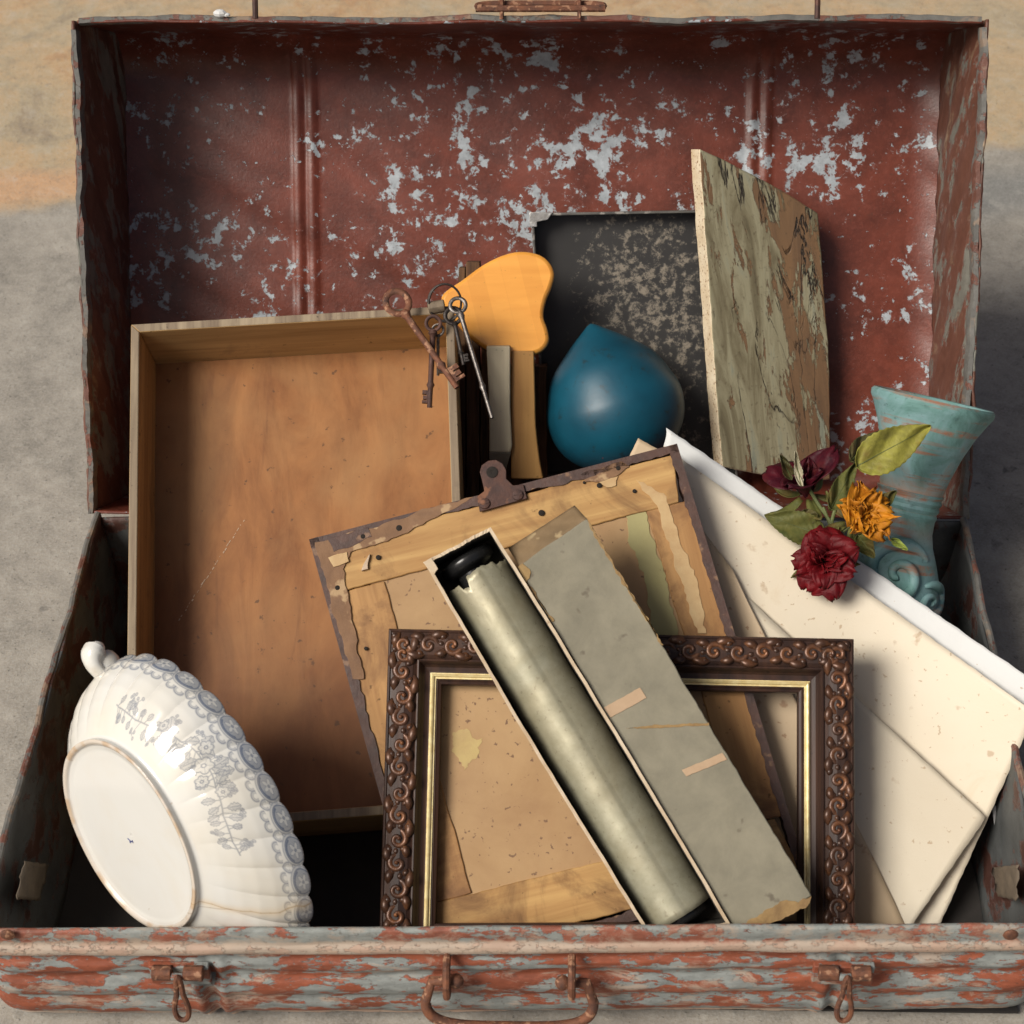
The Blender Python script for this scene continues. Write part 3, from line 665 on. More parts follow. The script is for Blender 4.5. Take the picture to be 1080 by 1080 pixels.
# box lid beside it
F2 = Fr(-.385, .097, 40, roll=31.3, org=(790, 975)); F2.o = F2.o-F2.ez*.004
lidb = F2.empty('box_lid', 'grey cardboard lid with two brown tape strips leaning beside the long box', 'box lid')
Pl = [np.array(F2.xy(*q)) for q in ((782, 984), (856, 945), (619, 547), (546, 598))]
Pl[0] = np.array(F2.xy(779, 988))
g = G(); pol = rough_poly([tuple(q) for q in Pl], .004, .0004, 8); g.prism(pol, -.024, 0)
obj('lid_face', g, MT['boxout'], lidb, bevel=.0008)
# frayed yellow-brown edges
MT['fray'] = plain('frayed_yellow_card', (.36, .235, .095), (.2, .12, .05), 70, .8, 0, .0006)
blob(F2, [(546, 598), (551, 594), (560, 604), (556, 612), (566, 628), (585, 655), (582, 656), (560, 622)], -.0002, .0006, MT['fray'], lidb, 'frayed_edge', step=.0018, seed=5, amp=.0007)
blob(F2, [(856, 945), (850, 958), (818, 972), (785, 981), (790, 970), (812, 958), (826, 950), (842, 952)], -.0002, .0007, MT['fray'], lidb, 'frayed_edge', step=.0018, seed=6, amp=.0009)
blob(F2, [(660, 768), (690, 764), (716, 764), (748, 762), (748, 765), (716, 767), (690, 768)], -.0002, .0004, MT['fray'], lidb, 'frayed_crease', step=.0018, seed=7, amp=.0004)
blob(F2, [(619, 547), (623, 552), (660, 615), (700, 680), (698, 681), (655, 612), (622, 556)], -.0002, .0006, MT['fray'], lidb, 'frayed_edge', step=.002, seed=9, amp=.0008)
g = G()
MT['tan_tape'] = plain('tan_gummed_tape', (.50, .35, .22), (.40, .27, .16), 40, .6)
for q in (((637, 746), (675, 725), (682, 736), (644, 757)), ((719, 812), (762, 794), (767, 801), (724, 819))): blob(F2, q, .0001, .0005, MT['tan_tape'], lidb, 'tape_strip', step=.002, amp=.0002, seed=3)
# open end flap folded back at the top
F3 = Fr(-.2, .2, 62, roll=31.3, org=(582, 573)); F3.o = F2.w(F2.p(582, 573, -.0006)); 
g = G(); a_, b_ = F2.p(548, 598, -.0006), F2.p(619, 547, -.0006); c_, d_ = F2.p(606, 533, -.012), F2.p(536, 578, -.012)
g.grid(lambda s, t: (np.array(a_)*(1-s)+np.array(b_)*s)*(1-t)+(np.array(d_)*(1-s)+np.array(c_)*s)*t+np.array((0, 0, .0006*nz(s*2, t*3))), 20, 8)
MT['flap'] = plain('brown_card_flap', (.24, .16, .08), (.15, .10, .05), 40, .7, spots=(60, .6, (.35, .26, .14)))
obj('end_flap', g, MT['flap'], lidb, solid=.0012)

# ================================================================== PAPERS
def paper(name, c1, c2, fox=.0, foxc=(.38, .24, .12)):
    n = N(name); b = n.noise(9, 6, .6, .5); c = n.mix(n.th(b, .3, .72), c1, c2)
    s_ = n.noise(75, 3, .5, loc=(2, 3, 1)); c = n.mix(n.mt('MULTIPLY', n.th(s_, .685-fox, .75-fox), .55), c, foxc)
    s3 = n.noise(210, 3, .5, loc=(1, 1, 4)); c = n.mix(n.mt('MULTIPLY', n.th(s3, .690-fox*.6, .715), .6), c, foxc)
    s2 = n.noise(22, 7, .7, .6, loc=(7, 3, 1)); c = n.mix(n.mt('MULTIPLY', n.th(s2, .62-fox, .78), .35), c, (.55, .40, .22))
    n.bump(n.noise(14, 4, .5), .0012, .5); n.bump(n.vor(16, 'DISTANCE_TO_EDGE', v=n.vec((1, .35, 1), (0, 0, .6))), .0016, .35); n.bump(n.noise(420, 5, .75), .0002, .7); return n.done(c, .62)
MT['cream'] = paper('cream_envelope_paper', (.70, .61, .46), (.73, .655, .52), .02)
MT['white'] = paper('white_sheet_paper', (.60, .61, .60), (.64, .645, .63), -.04)
MT['env2'] = paper('cream_folded_paper', (.64, .56, .425), (.68, .61, .48), .01)
MT['tanp'] = paper('tan_spotted_paper', (.56, .43, .28), (.52, .39, .25), .02, (.26, .11, .05))
F = Fr(-.357, -.006, 38, org=(700, 975))
P0 = F.empty('tan_sheet', 'tan foxed sheet seen through right side of the ornate frame, just beside the picture back', 'paper')
obj('sheet', sheet(F, [(742, 560), (772, 600), (960, 985), (760, 985)], 24, 24, lambda s, t: .008+.0012*SIN(s*5+t*3)), MT['tanp'], P0, solid=.0005)
P0['label'] = 'tan foxed sheet right of the picture back, its edge running down behind the ornate frame'
E1 = F.empty('folded_letter', 'smaller cream folded letter with blunt right corner lying on the large cream envelope', 'letter')
g = sheet(F, [(738, 583), (762, 604), (1042, 867), (952, 985)], 30, 24, lambda s, t: 0)
g = G()
qd = [(745, 590), (1040, 862), (958, 982), (740, 982)]
def e1w(s, t): return .0020+.0075*s*s+.0015*SIN(t*4)*(1-s)
g = sheet(F, qd, 40, 30, e1w, .0004, 4); obj('sheet', g, MT['env2'], E1, solid=.0006)
E2 = F.empty('cream_envelope', 'large cream envelope with foxing spots standing corner up at the right of the ornate frame', 'envelope')
g = sheet(F, [(700, 470), (1092, 752), (990, 978), (742, 982)], 60, 40, lambda s, t: -.0035+.0010*SIN(s*6+1)+.038*(max(0, s-.5)/.5)**1.6*(1-t)**2.4+.0015*SIN(t*5+s*3), .0004, 6)
obj('sheet', g, MT['cream'], E2, solid=.0008)
E3 = F.empty('white_sheet', 'white folded paper sticking out furthest behind the large cream envelope', 'paper')
def wq(s, t): return -.0105+.0012*SIN(s*9)*(1-t)+.036*(max(0, s-.5)/.5)**1.6*(1-t*.5)
g = sheet(F, [(703, 451), (1096, 722), (1065, 800), (690, 560)], 60, 24, wq, .0005, 9); obj('sheet', g, MT['white'], E3, solid=.0008)
E4 = F.empty('paper_corner', 'small orange cream paper corner peeking above the picture back, left of the white sheet', 'paper')
g = sheet(F, [(673, 462), (705, 480), (700, 520), (655, 500)], 10, 10, lambda s, t: -.006, .0002, 9); obj('sheet', g, MT['tanp'], E4, solid=.0006)
# torn paper scrap at the right wall
E5 = F.empty('torn_scrap', 'torn white paper scrap between the cream envelope and right trunk wall', 'paper')
g = G()
pts_ = [F.p(*q, w_) for q, w_ in (((1060, 868), -.02), ((1045, 882), -.022), ((1053, 892), -.018), ((1062, 870), -.012), ((1066, 850), -.02))]
g.grid(lambda s, t: np.array(F.p(1046+16*s+4*t, 848+36*t+8*s*(1-t), -.012+.004*SIN(s*4+t*5))), 8, 10); obj('sheet', g, MT['white'], E5, solid=.0005)

# ================================================================== CHINA BOWL
def china():
    Mx = RT*.454-UP*.891; q = -RT*.891-UP*.454; Bk = -fw; tl_ = R(46)
    nz_ = math.cos(tl_)*Bk+math.sin(tl_)*q; my = math.cos(tl_)*q-math.sin(tl_)*Bk     # local axes: X major, Y minor, Z foot direction
    foot = atz(134.5, 882, .135); a0, b0, Hh = .121, .098, .058
    org = foot-nz_*Hh
    NT, NV = 1500, 250
    P = np.array([(.965, -.001), (.985, -.0012), (1.0, .0), (.996, .05), (.985, .14), (.965, .26), (.935, .40), (.89, .54), (.83, .67), (.765, .78), (.705, .86), (.665, .905), (.650, .93), (.655, .965), (.661, .99), (.655, 1.005), (.640, 1.01), (.628, 1.0), (.618, .975), (.59, .962), (.5, .955), (.25, .95), (.0005, .95)])
    seg = np.sqrt((np.diff(P[:, 0])*.1)**2+(np.diff(P[:, 1])*Hh)**2); cum = np.concatenate([[0], np.cumsum(seg)])
    # denser sampling on the outside wall
    tt = np.concatenate([np.linspace(0, cum[12], 190, endpoint=False), np.linspace(cum[12], cum[19], 26, endpoint=False), np.linspace(cum[19], cum[-1], NV-216)])
    from_k = lambda col: np.interp(tt, cum, P[:, col])
    # smooth the profile
    rr, zz = from_k(0), from_k(1); rr = np.where(zz > .2, rr-.072*np.clip((zz-.2)/.7, 0, 1)*np.clip(rr/.6, 0, 1), rr)
    for _ in range(14):
        rr[3:200] = (rr[2:199]+2*rr[3:200]+rr[4:201])/4; zz[3:200] = (zz[2:199]+2*zz[3:200]+zz[4:201])/4
    th_ = np.linspace(0, 2*PI, NT, endpoint=False)
    TH, RRr = np.meshgrid(th_, rr); _, ZZ = np.meshgrid(th_, zz); _, Mm = np.meshgrid(th_, tt-cum[2])
    Nl = 30
    # equal arc-length angle for lobes
    ds = np.sqrt((a0*np.sin(th_))**2+(b0*np.cos(th_))**2); arc = np.concatenate([[0], np.cumsum(ds)[:-1]]); per = ds.sum(); arcn = arc/per
    ph = (arcn*Nl) % 1; PH = np.tile(ph, (len(rr), 1)); ARC = np.tile(arcn*per*(2*PI/NT), (len(rr), 1)); perim = per*2*PI/NT
    lobe = 1-np.abs((PH-.5)*2)**2.6
    fade = np.clip((.90-ZZ)/.35, 0, 1)**.8; fade[ZZ < 0] = 1
    RRr = RRr*(1+.020*(lobe-.75)*fade)
    Z = ZZ*Hh+.0018*(1-lobe)*np.clip(1-ZZ*7, 0, 1)
    sup = 1/ (np.abs(np.cos(TH))**2.12+np.abs(np.sin(TH))**2.12)**(1/2.12)
    X = a0*RRr*np.cos(TH)*sup+.012*(1-np.clip(ZZ, 0, 1)); Y = b0*RRr*np.sin(TH)*sup*(1+.075*np.clip(ZZ, 0, 1))
    V = np.stack([X, Y, Z], -1).reshape(-1, 3)
    # ---- transfer print, in surface metres
    U = perim/Nl; u_ = (PH-.5); y_ = Mm/U/.72
    ink = np.zeros_like(TH); outer = Mm > 0
    def ring(cx, cy, r, wd, ex=1.): d = np.sqrt(((u_-cx)/ex)**2+(y_-cy)**2); return np.exp(-((d-r)/wd)**2)
    d0 = np.sqrt((u_/1.02)**2+(y_-.36)**2); an = np.arctan2(y_-.36, u_)
    inside = d0 < .40
    petals = .27*(.70+.30*np.cos(5*an+.6))
    ink = np.where(inside & outer, .42+.22*np.sin(u_*95)*np.sin(y_*95), ink)
    ink = np.where(inside & (d0 < petals), .10, ink)
    ink = np.maximum(ink, .75*np.exp(-((d0-petals)/.02)**2)*inside); ink = np.where(d0 < .06, .6, ink)
    ink = np.maximum(ink, .9*np.exp(-((d0-.40)/.030)**2)); ink = np.maximum(ink, .95*np.exp(-((d0-.35)/.05)**2)*(y_ > .50))
    ink = np.maximum(ink, .50*np.exp(-((d0-.485)/.022)**2)*(y_ > .1))
    for cx, cy in ((-.5, .80), (.5, .80), (-.17, 1.02), (.17, 1.02)):
        ink = np.maximum(ink, .62*ring(cx, cy, .165, .026)*(y_ > cy-.06)); ink = np.maximum(ink, .34*ring(cx, cy, .105, .02)*(y_ > cy-.06))
    for cx in (-.5, .5): ink = np.maximum(ink, .6*ring(cx, .55, .05, .022)); ink = np.maximum(ink, .5*ring(cx, .28, .06, .02))
    ink = np.where((y_ < .10) & outer, np.maximum(ink, .45+.3*np.sin(u_*60)), ink)
    ink = np.where((y_ < 0), 0, ink); ink *= outer
    # ---- flower sprig along the long side facing up (theta about -90)
    i0 = int(NT*.695); S = (ARC-arc[i0]*2*PI/NT); Mv = Mm
    r = random.Random(11); sel = (np.abs(S) < .15) & (Mv > .015) & (Mv < .085)
    ss, mm_ = S[sel], Mv[sel]; sk_ = np.zeros_like(ss); L_ = []
    def line(p, q, wd, a=.6):
        nonlocal sk_
        d = np.array(q)-np.array(p); L2 = d@d+1e-12; t = np.clip(((ss-p[0])*d[0]+(mm_-p[1])*d[1])/L2, 0, 1)
        dd = np.sqrt((ss-p[0]-t*d[0])**2+(mm_-p[1]-t*d[1])**2); sk_ = np.maximum(sk_, a*np.exp(-(dd/wd)**2))
    def leaf(p, ang, L, wd=.32, a=.62):
        nonlocal sk_
        ca, sa = COS(ang), SIN(ang); x = ((ss-p[0])*ca+(mm_-p[1])*sa)/L; y = (-(ss-p[0])*sa+(mm_-p[1])*ca)/L
        hw = wd*np.sin(PI*np.clip(x, 0, 1))**.8*(1+.18*np.sin(x*26)); ins = (x > 0) & (x < 1)
        d = np.abs(np.abs(y)-hw); sk_ = np.where(ins, np.maximum(sk_, a*np.exp(-(d*L/.00035)**2)), sk_)
        fil = ins & (np.abs(y) < hw); sk_ = np.where(fil, np.maximum(sk_, .04+.13*(np.sin((x*1.2-np.abs(y))*50) > .1)+.05*(y > 0)), sk_)
        sk_ = np.where(ins, np.maximum(sk_, a*np.exp(-(np.abs(y)*L/.0003)**2)), sk_)
    def flower(p, R_, k=5):
        nonlocal sk_
        dx, dy = ss-p[0], mm_-p[1]; d = np.sqrt(dx*dx+dy*dy); a = np.arctan2(dy, dx)+p[0]*90
        pr = R_*(.72+.28*np.abs(np.cos(k*a/2)))
        sk_ = np.where(d < pr, .02+.07*(np.sin(a*k*5) > .55)*(d > R_*.3), sk_); sk_ = np.maximum(sk_, .62*np.exp(-((d-pr)/.00042)**2)); sk_ = np.maximum(sk_, .7*np.exp(-((d-R_*.22)/.0004)**2))
        sk_ = np.where(d < R_, np.maximum(sk_, .45*np.exp(-(np.sin(k*a/2)*d/.00035)**2)*(d > R_*.25)), sk_)
    def stem(t): return (-.088+.176*t, .0405+.004*SIN(t*9)+.004*COS(t*4))
    for i in range(60): line(stem(i/60), stem((i+1)/60), .00036, .55)
    for i in range(50):
        t = (i+.5)/50; p = stem(t); k = math.exp(-((t-.55)/.25)**2)
        sg = 1 if i % 2 else -1; ang = (R(60)+r.uniform(-.4, .5))*sg+(0 if r.random() < .7 else PI)
        L = .0045+.0062*k+r.uniform(0, .002); bq = (p[0]+COS(ang)*.003, p[1]+SIN(ang)*.003)
        line(p, bq, .0003); leaf(bq, ang, L)
        if i % 3 == 0:     # berry twig
            e = (p[0]+COS(-ang)*.010, p[1]+SIN(-ang)*.010); line(p, e, .00026, .5)
            for _ in range(5):
                c_ = (e[0]+r.uniform(-1, 1)*.0032, e[1]+r.uniform(-1, 1)*.0032); line(e, c_, .0002, .45)
                d = np.sqrt((ss-c_[0])**2+(mm_-c_[1])**2); sk_ = np.maximum(sk_, .6*np.exp(-((d-.0009)/.0003)**2))
    for t, o_, R_ in ((.56, .0015, .0068), (.50, -.0065, .0050), (.62, .0075, .0048), (.36, .002, .0052), (.30, -.004, .0038), (.70, -.003, .0044)):
        p = stem(t); flower((p[0], p[1]+o_), R_, 5 if R_ > .005 else 6)
    ink[sel] = np.maximum(ink[sel], np.clip(sk_, 0, 1))
    rg = np.random.RandomState(4); ink *= .86+.14*rg.rand(*ink.shape)
    # ---- glaze colour: warm ironstone, tea stains, crack
    base_ = np.array([.71, .705, .665]); blue = np.array([.028, .065, .150])
    ink = np.clip(ink, 0, 1)**.62
    Cc = base_[None, None]*(1-ink[..., None]*.92)+blue*ink[..., None]*.92
    st = .5+.5*np.sin(TH*3+1)*np.sin(ZZ*7+TH*5); st = np.clip(st, 0, 1)*.30*(ZZ < .9)*outer
    Cc = Cc*(1-st[..., None])+Cc*np.array([1., .90, .70])*st[..., None]
    fr = np.exp(-((ZZ-1.005)/.022)**2)*((RRr > .53))*(.38+.45*np.clip(np.sin(TH*7+np.sin(TH*23)), 0, 1)); fr = np.clip(fr, 0, .8)[..., None]
    Cc = Cc*(1-fr)+np.array([.50, .33, .18])*fr
    def crack(pts, wd, colr, a):
        nonlocal Cc
        for p, q_ in zip(pts[:-1], pts[1:]):
            d = np.array(q_)-np.array(p); L2 = d@d; t = np.clip(((S-p[0])*d[0]+(Mm-p[1])*d[1])/L2, 0, 1)
            dd = np.sqrt((S-p[0]-t*d[0])**2+(Mm-p[1]-t*d[1])**2); k = (a*np.exp(-(dd/wd)**2)*outer)[..., None]; Cc = Cc*(1-k)+np.array(colr)*k
    r2 = random.Random(2); cp = [(.126+.0035*i*.55+.0016*r2.uniform(-1, 1), .002+.0052*i) for i in range(15)]
    crack(cp, .0005, (.22, .13, .07), .8); crack(cp, .004, (.68, .50, .28), .22)
    cp2 = [cp[9], (cp[9][0]+.008, .06), (cp[9][0]+.016, .068), (cp[9][0]+.03, .075)]; crack(cp2, .0004, (.3, .2, .12), .6)
    Cc = Cc.reshape(-1, 3)
    me = bpy.data.meshes.new('bowl_body'); nv = len(V); rows = len(rr)
    ii = np.arange(rows-1)[:, None]*NT; jj = np.arange(NT)[None]; j2 = (jj+1) % NT
    Fc = np.stack([ii+jj, ii+NT+jj, ii+NT+j2, ii+j2], -1).reshape(-1, 4)[:, ::-1]
    me.vertices.add(nv); me.vertices.foreach_set('co', V.astype(np.float32).ravel()); me.loops.add(len(Fc)*4); me.loops.foreach_set('vertex_index', Fc.astype(np.int32).ravel())
    me.polygons.add(len(Fc)); me.polygons.foreach_set('loop_start', np.arange(0, len(Fc)*4, 4, dtype=np.int32)); me.polygons.foreach_set('use_smooth', np.ones(len(Fc), bool))
    me.update(calc_edges=True)
    ca = me.color_attributes.new('glaze', 'FLOAT_COLOR', 'POINT'); ca.data.foreach_set('color', np.concatenate([Cc, np.ones((nv, 1))], 1).astype(np.float32).ravel())
    n = N('ironstone_glaze'); at = n.nd('Attribute', attribute_name='glaze').outputs[0]
    c = n.mix(n.mt('MULTIPLY', n.th(n.noise(18, 6, .6, .6), .45, .75), .25), at, (.66, .56, .40))
    sp_ = n.noise(70, 2, .5); c = n.mix(n.mt('MULTIPLY', n.th(sp_, .76, .79), .7), c, (.35, .22, .1))
    n.bump(n.noise(30, 3, .5), .0006, .35); mat_ = n.done(c, .11, 0, Specular_IOR_Level=.6, Coat_Weight=.3)
    e = bpy.data.objects.new('china_bowl', None); COL.objects.link(e); m = Matrix.Identity(4)
    for i in range(3): m[i][0], m[i][1], m[i][2], m[i][3] = Mx[i], my[i], nz_[i], org[i]
    e.matrix_world = m; tag(e, 'oval white china dish with blue flower print and cracked glaze, tipped to show its foot', 'dish')
    o = bpy.data.objects.new('bowl_body', me); COL.objects.link(o); me.materials.append(mat_); o.parent = e
    s_ = o.modifiers.new('solid', 'SOLIDIFY'); s_.thickness = .003; s_.offset = -1
    # small scroll handle at the upper end
    g = G()
    def hp(x, y, z): return (-a0+.014+x*.75, .010+y*.8, .002+z*.75)
    ca_ = []
    pts = [hp(.030, -.002, .004), hp(.014, 0, .010), hp(.002, 0, .016), hp(-.009, 0, .019), hp(-.018, 0, .016), hp(-.023, 0, .008)]
    P2 = []
    for i in range(len(pts)-1):
        for k in range(5): t = k/5; P2.append(np.array(pts[i])*(1-t)+np.array(pts[i+1])*t)
    for _ in range(4): P2 = [P2[0]]+[(P2[i-1]+2*P2[i]+P2[i+1])/4 for i in range(1, len(P2)-1)]+[P2[-1]]
    g.tube(P2, [.0075-.0028*SIN(PI*min(1, i/(len(P2)-1)*1.15))for i in range(len(P2))], 16, nrm=(0, 1, 0), flat=1.25)
    g.ball(hp(-.021, 0, .009), .0058, 14, (1., 1.3, 1.1)); g.ball(hp(-.014, 0, .010), .0062, 14, (1.2, .9, 1.1)); g.ball(hp(-.004, 0, .004), .0080, 14, (1.3, .8, 1.2))
    n = N('plain_glaze'); n.bump(n.noise(40, 3), .0006, .4); hm = n.done(n.mix(n.th(n.noise(80, 3), .5, .7), (.70, .695, .65), (.60, .56, .48)), .12, 0, Coat_Weight=.3)
    obj('handle', g, hm, e, smooth=80)
    g = G()
    for (p_, q_) in (((-.004, .006), (.0, .003)), ((.001, .004), (.0005, .0)), ((.003, .0), (0, -.001)), ((0, .005), (.0022, .0048))):
        A1 = np.array((.004+p_[0]*.6, .002+p_[1]*.6, Hh*.958)); B1 = np.array((.004+q_[0]*.6, .002+q_[1]*.6, Hh*.958)); g.tube([A1, B1], .00028, 6)
    obj('maker_mark', g, plain('blue_ink_mark', (.05, .07, .25), (.1, .12, .3), 90), e)
china()

# ================================================================== THINGS STANDING IN THE LID
# weathered slab
n = N('weathered_slab')
f = n.noise(1, 9, .65, .7, st=(60, 9, 40)); b = n.noise(24, 9, .72, .35, st=(3.0, .55, 1))
c = n.ramp(f, [(.28, (.075, .058, .03)), (.42, (.18, .155, .09)), (.55, (.30, .275, .175)), (.66, (.24, .25, .185)), (.8, (.13, .14, .11))])
xs, ys, zs = n.xyz(); sidek = n.mt('MULTIPLY', n.mt('ADD', n.th(xs, .006, -.008), n.th(xs, .058, .075)), .10)
pe = n.th(n.mt('ADD', n.mt('ADD', b, sidek), n.mt('MULTIPLY', n.th(f, .3, .7), .06)), .60, .612); c = n.mix(pe, c, n.mix(n.th(f, .3, .7), (.23, .13, .06), (.13, .075, .04)))
x, y, z = n.xyz(); 
ck = n.noise(1, 5, .6, 1.2, st=(34, 5, 30), loc=(4, 0, 1)); ckm = n.mt('MULTIPLY', n.th(n.mt('ABSOLUTE', n.mt('SUBTRACT', ck, .5)), .016, .002), n.th(n.noise(12, 3, loc=(5, 6, 0)), .46, .54)); c = n.mix(ckm, c, (.02, .014, .01))
c = n.mix(n.mt('MULTIPLY', n.th(n.noise(200, 4, .6), .58, .7), .5), c, (.07, .045, .025))
n.bump(n.mt('SUBTRACT', 1, pe), .0016, .9); n.bump(n.mt('SUBTRACT', 1, ckm), .003, 1); n.bump(f, .0010, .8)
MT['slab'] = n.done(c, .75)
MT['slabside'] = plain('pale_raw_edge', (.80, .70, .52), (.62, .48, .30), 70, .8, 0, .0006, spots=(420, .60, (.30, .16, .07)))
q0 = lid(.165, .03, .07)
F = Fr(q0[1], q0[2], 60, yaw=20, x0=q0[0]); 
slab = F.empty('weathered_board', 'thick weathered greenish wooden slab with peeling face and pale left edge', 'board')
pol = [F.xy(*p) for p in ((762, 492), (790, 498), (822, 503), (876, 506), (876, 430), (874, 360), (869, 300), (866, 260), (863, 225), (835, 207), (805, 190), (770, 172), (738, 157), (743, 240), (750, 330), (756, 420))]
g = G(); g.prism(rough_poly(pol, .005, .0003, 4), -.021, 0)
o = obj('slab', g, [MT['slab'], MT['slabside']], slab, bevel=.0012)
o.data.polygons.foreach_get
for p in o.data.polygons:
    if p.normal.x < -.55 or (p.normal.y < -.6): p.material_index = 1
# black metal tray
n = N('scuffed_black_metal'); x, y, z = n.xyz()
a = n.noise(120, 9, .78, .2); gm = n.gauss(.085, .165, .075, .10, 'xy'); gm2 = n.gauss(.14, .06, .05, .10, 'xy')
f = n.mt('ADD', a, n.mt('ADD', n.mt('MULTIPLY', n.mt('MULTIPLY', gm, 1.), .15), n.mt('MULTIPLY', gm2, .09)))
sc_ = n.mt('MULTIPLY', n.th(f, .625, .72), .62); c = n.mix(sc_, n.mix(n.th(n.noise(14, 5), .3, .7), (.030, .028, .026), (.018, .017, .016)), (.34, .29, .22))
n.bump(sc_, .0002, .6); MT['blacktin'] = n.done(c, .45, 0)
q0 = lid(0, .0, .105); F = Fr(q0[1], q0[2], 57, org=(572, 505))
bt = F.empty('black_metal_tray', 'shallow black metal tray with scuffed worn middle standing upright behind the blue cone', 'tray')
c5 = [np.array(F.xy(*p, .02)) for p in ((575, 503), (778, 503), (772, 221), (560, 225))]
g = G(); g.prism([tuple(p) for p in c5], 0, .0015); obj('tray_bottom', g, MT['blacktin'], bt)
i5 = inset4(c5, .0022)
MT['tinedge'] = plain('grey_tin_edge', (.16, .155, .14), (.07, .065, .06), 60, .45, .4, .0003, spots=(100, .6, (.3, .28, .25)))
for i in range(4):
    g = G(); j = (i+1) % 4; g.prism([tuple(c5[i]), tuple(c5[j]), tuple(i5[j]), tuple(i5[i])], .0015, .021); obj('tray_wall', g, MT['tinedge'], bt, bevel=.0005)
g = G(); a = c5[3]; g.prism([tuple(a+np.array((-.001, .001))), tuple(a+np.array((.018, .001))), tuple(a+np.array((.014, -.005))), tuple(a+np.array((.005, -.007))), tuple(a+np.array((.005, -.011))), tuple(a+np.array((-.001, -.011)))], .018, .0222); obj('bright_corner', g, MT['tin'], bt, bevel=.0003)

# blue cone
n = N('teal_lacquer'); c = n.mix(n.th(n.noise(14, 6, .6), .3, .7), (.007, .095, .150), (.004, .045, .075))
dk = n.noise(70, 8, .72, .3); c = n.mix(n.mt('MULTIPLY', n.th(dk, .57, .66), .8), c, (.015, .03, .035)); c = n.mix(n.th(n.noise(90, 2, loc=(3, 3, 3)), .76, .78), c, (.3, .08, .06))
n.bump(dk, .0003, .5); MT['teal'] = n.done(c, .42)
Fc_ = Fr(lid(0, .05, .05)[1], lid(0, .05, .05)[2], 52, org=(651, 432))
cone = Fc_.empty('blue_cone', 'smooth teal blue pointed dome with small nicks, set before the black tray', 'ornament')
g = G(); tp = np.array(Fc_.p(624, 346, .0)); ctr = np.array(Fc_.p(648, 430, 0)); axv = tp-ctr; La = np.linalg.norm(axv); RB = .0505; La *= 1.04
pf = [(0.0002, La+.001), (.0035, La-.0002), (.0085, La-.0042), (.0180, La-.0110), (.0285, La-.0195), (.038, La-.0280), (.0470, La-.0375), (.0535, La-.048), (.0580, .003), (.0575, -.010), (.0535, -.024), (.045, -.036), (.032, -.046), (.016, -.051), (.0002, -.053)]
pf[7] = (.0560, .0100)
pf = sorted(pf, key=lambda q: -q[1]); dense = []
for i in range(len(pf)-1):
    for k in range(4): t = k/4; dense.append([pf[i][0]*(1-t)+pf[i+1][0]*t, pf[i][1]*(1-t)+pf[i+1][1]*t])
dense.append(list(pf[-1]))
for _ in range(6): dense = [dense[0]]+[[(dense[i-1][k]+2*dense[i][k]+dense[i+1][k])/4 for k in (0, 1)] for i in range(1, len(dense)-1)]+[dense[-1]]
g.lathe(dense, 72, ctr, axv); obj('cone_body', g, MT['teal'], cone, smooth=80)

# books / wooden slats
MT['oldbook'] = wood('dark_old_book_pages', (.16, .085, .04), (.035, .02, .013), 'y', 2.5, .8, bump=.001)
MT['creamslat'] = wood('cream_wood_slat', (.62, .54, .38), (.50, .42, .28), 'y', .8, .6)
MT['ochreslat'] = wood('ochre_wood_slat', (.47, .26, .085), (.34, .16, .05), 'y', .8, .5)
q0 = lid(0, .0, .05); F = Fr(q0[1], q0[2], 57, org=(500, 500))
bk = F.empty('old_books', 'dark brown ragged book spine wedged between the wooden drawer and cream slat', 'book')
for i, (u0, u1, vt, w_) in enumerate(((486, 577, 388, -.026), (484, 491, 282, .004), (492, 506, 276, .010), (507, 515, 284, .006))):  # first entry is an added dark block filling the shaded gap behind the slats
    g = G(); g.prism(rough_poly([F.xy(u0, 528), F.xy(u1, 528), F.xy(u1, vt), F.xy(u0, vt)], .008, .0005, i), -.045 if w_ < 0 else -.02, w_*.6); obj('page_or_shade_block', g, MT['oldbook'], bk, bevel=.0006)
F = Fr(q0[1], q0[2], 57, org=(528, 490)); F.o = F.o+F.ez*.036
sl1 = F.empty('wooden_lath', 'flat cream wooden slat below the amber paddle, left of the ochre slat', 'slat')
g = G(); g.prism([F.xy(*p) for p in ((516, 477), (538.5, 477), (540, 470), (538, 430), (538, 365), (513, 365), (516, 430))], -.012, 0); o_ = obj('slat', g, MT['creamslat'], sl1, bevel=.001)
g = G(); a_, b_, c_, d_ = F.p(516, 478, -.0005), F.p(538.5, 478, -.0005), F.p(534, 494, -.012), F.p(517, 496, -.012); g.add([a_, b_, c_, d_], [(0, 3, 2, 1)]); obj('cut_end', g, plain('grey_cut_end', (.34, .32, .25), (.26, .24, .19), 60), sl1, smooth=0, solid=.001)
F = Fr(q0[1], q0[2], 57, org=(556, 495)); F.o = F.o+F.ez*.030
sl2 = F.empty('wooden_lath', 'ochre brown wooden slat between the cream slat and the black metal tray', 'slat')
g = G(); g.prism(rough_poly([F.xy(*p) for p in ((539, 505), (573, 505), (569, 485), (565, 450), (563, 370), (539, 370))], .01, .0002, 1), -.012, 0); obj('slat', g, MT['ochreslat'], sl2, bevel=.001)

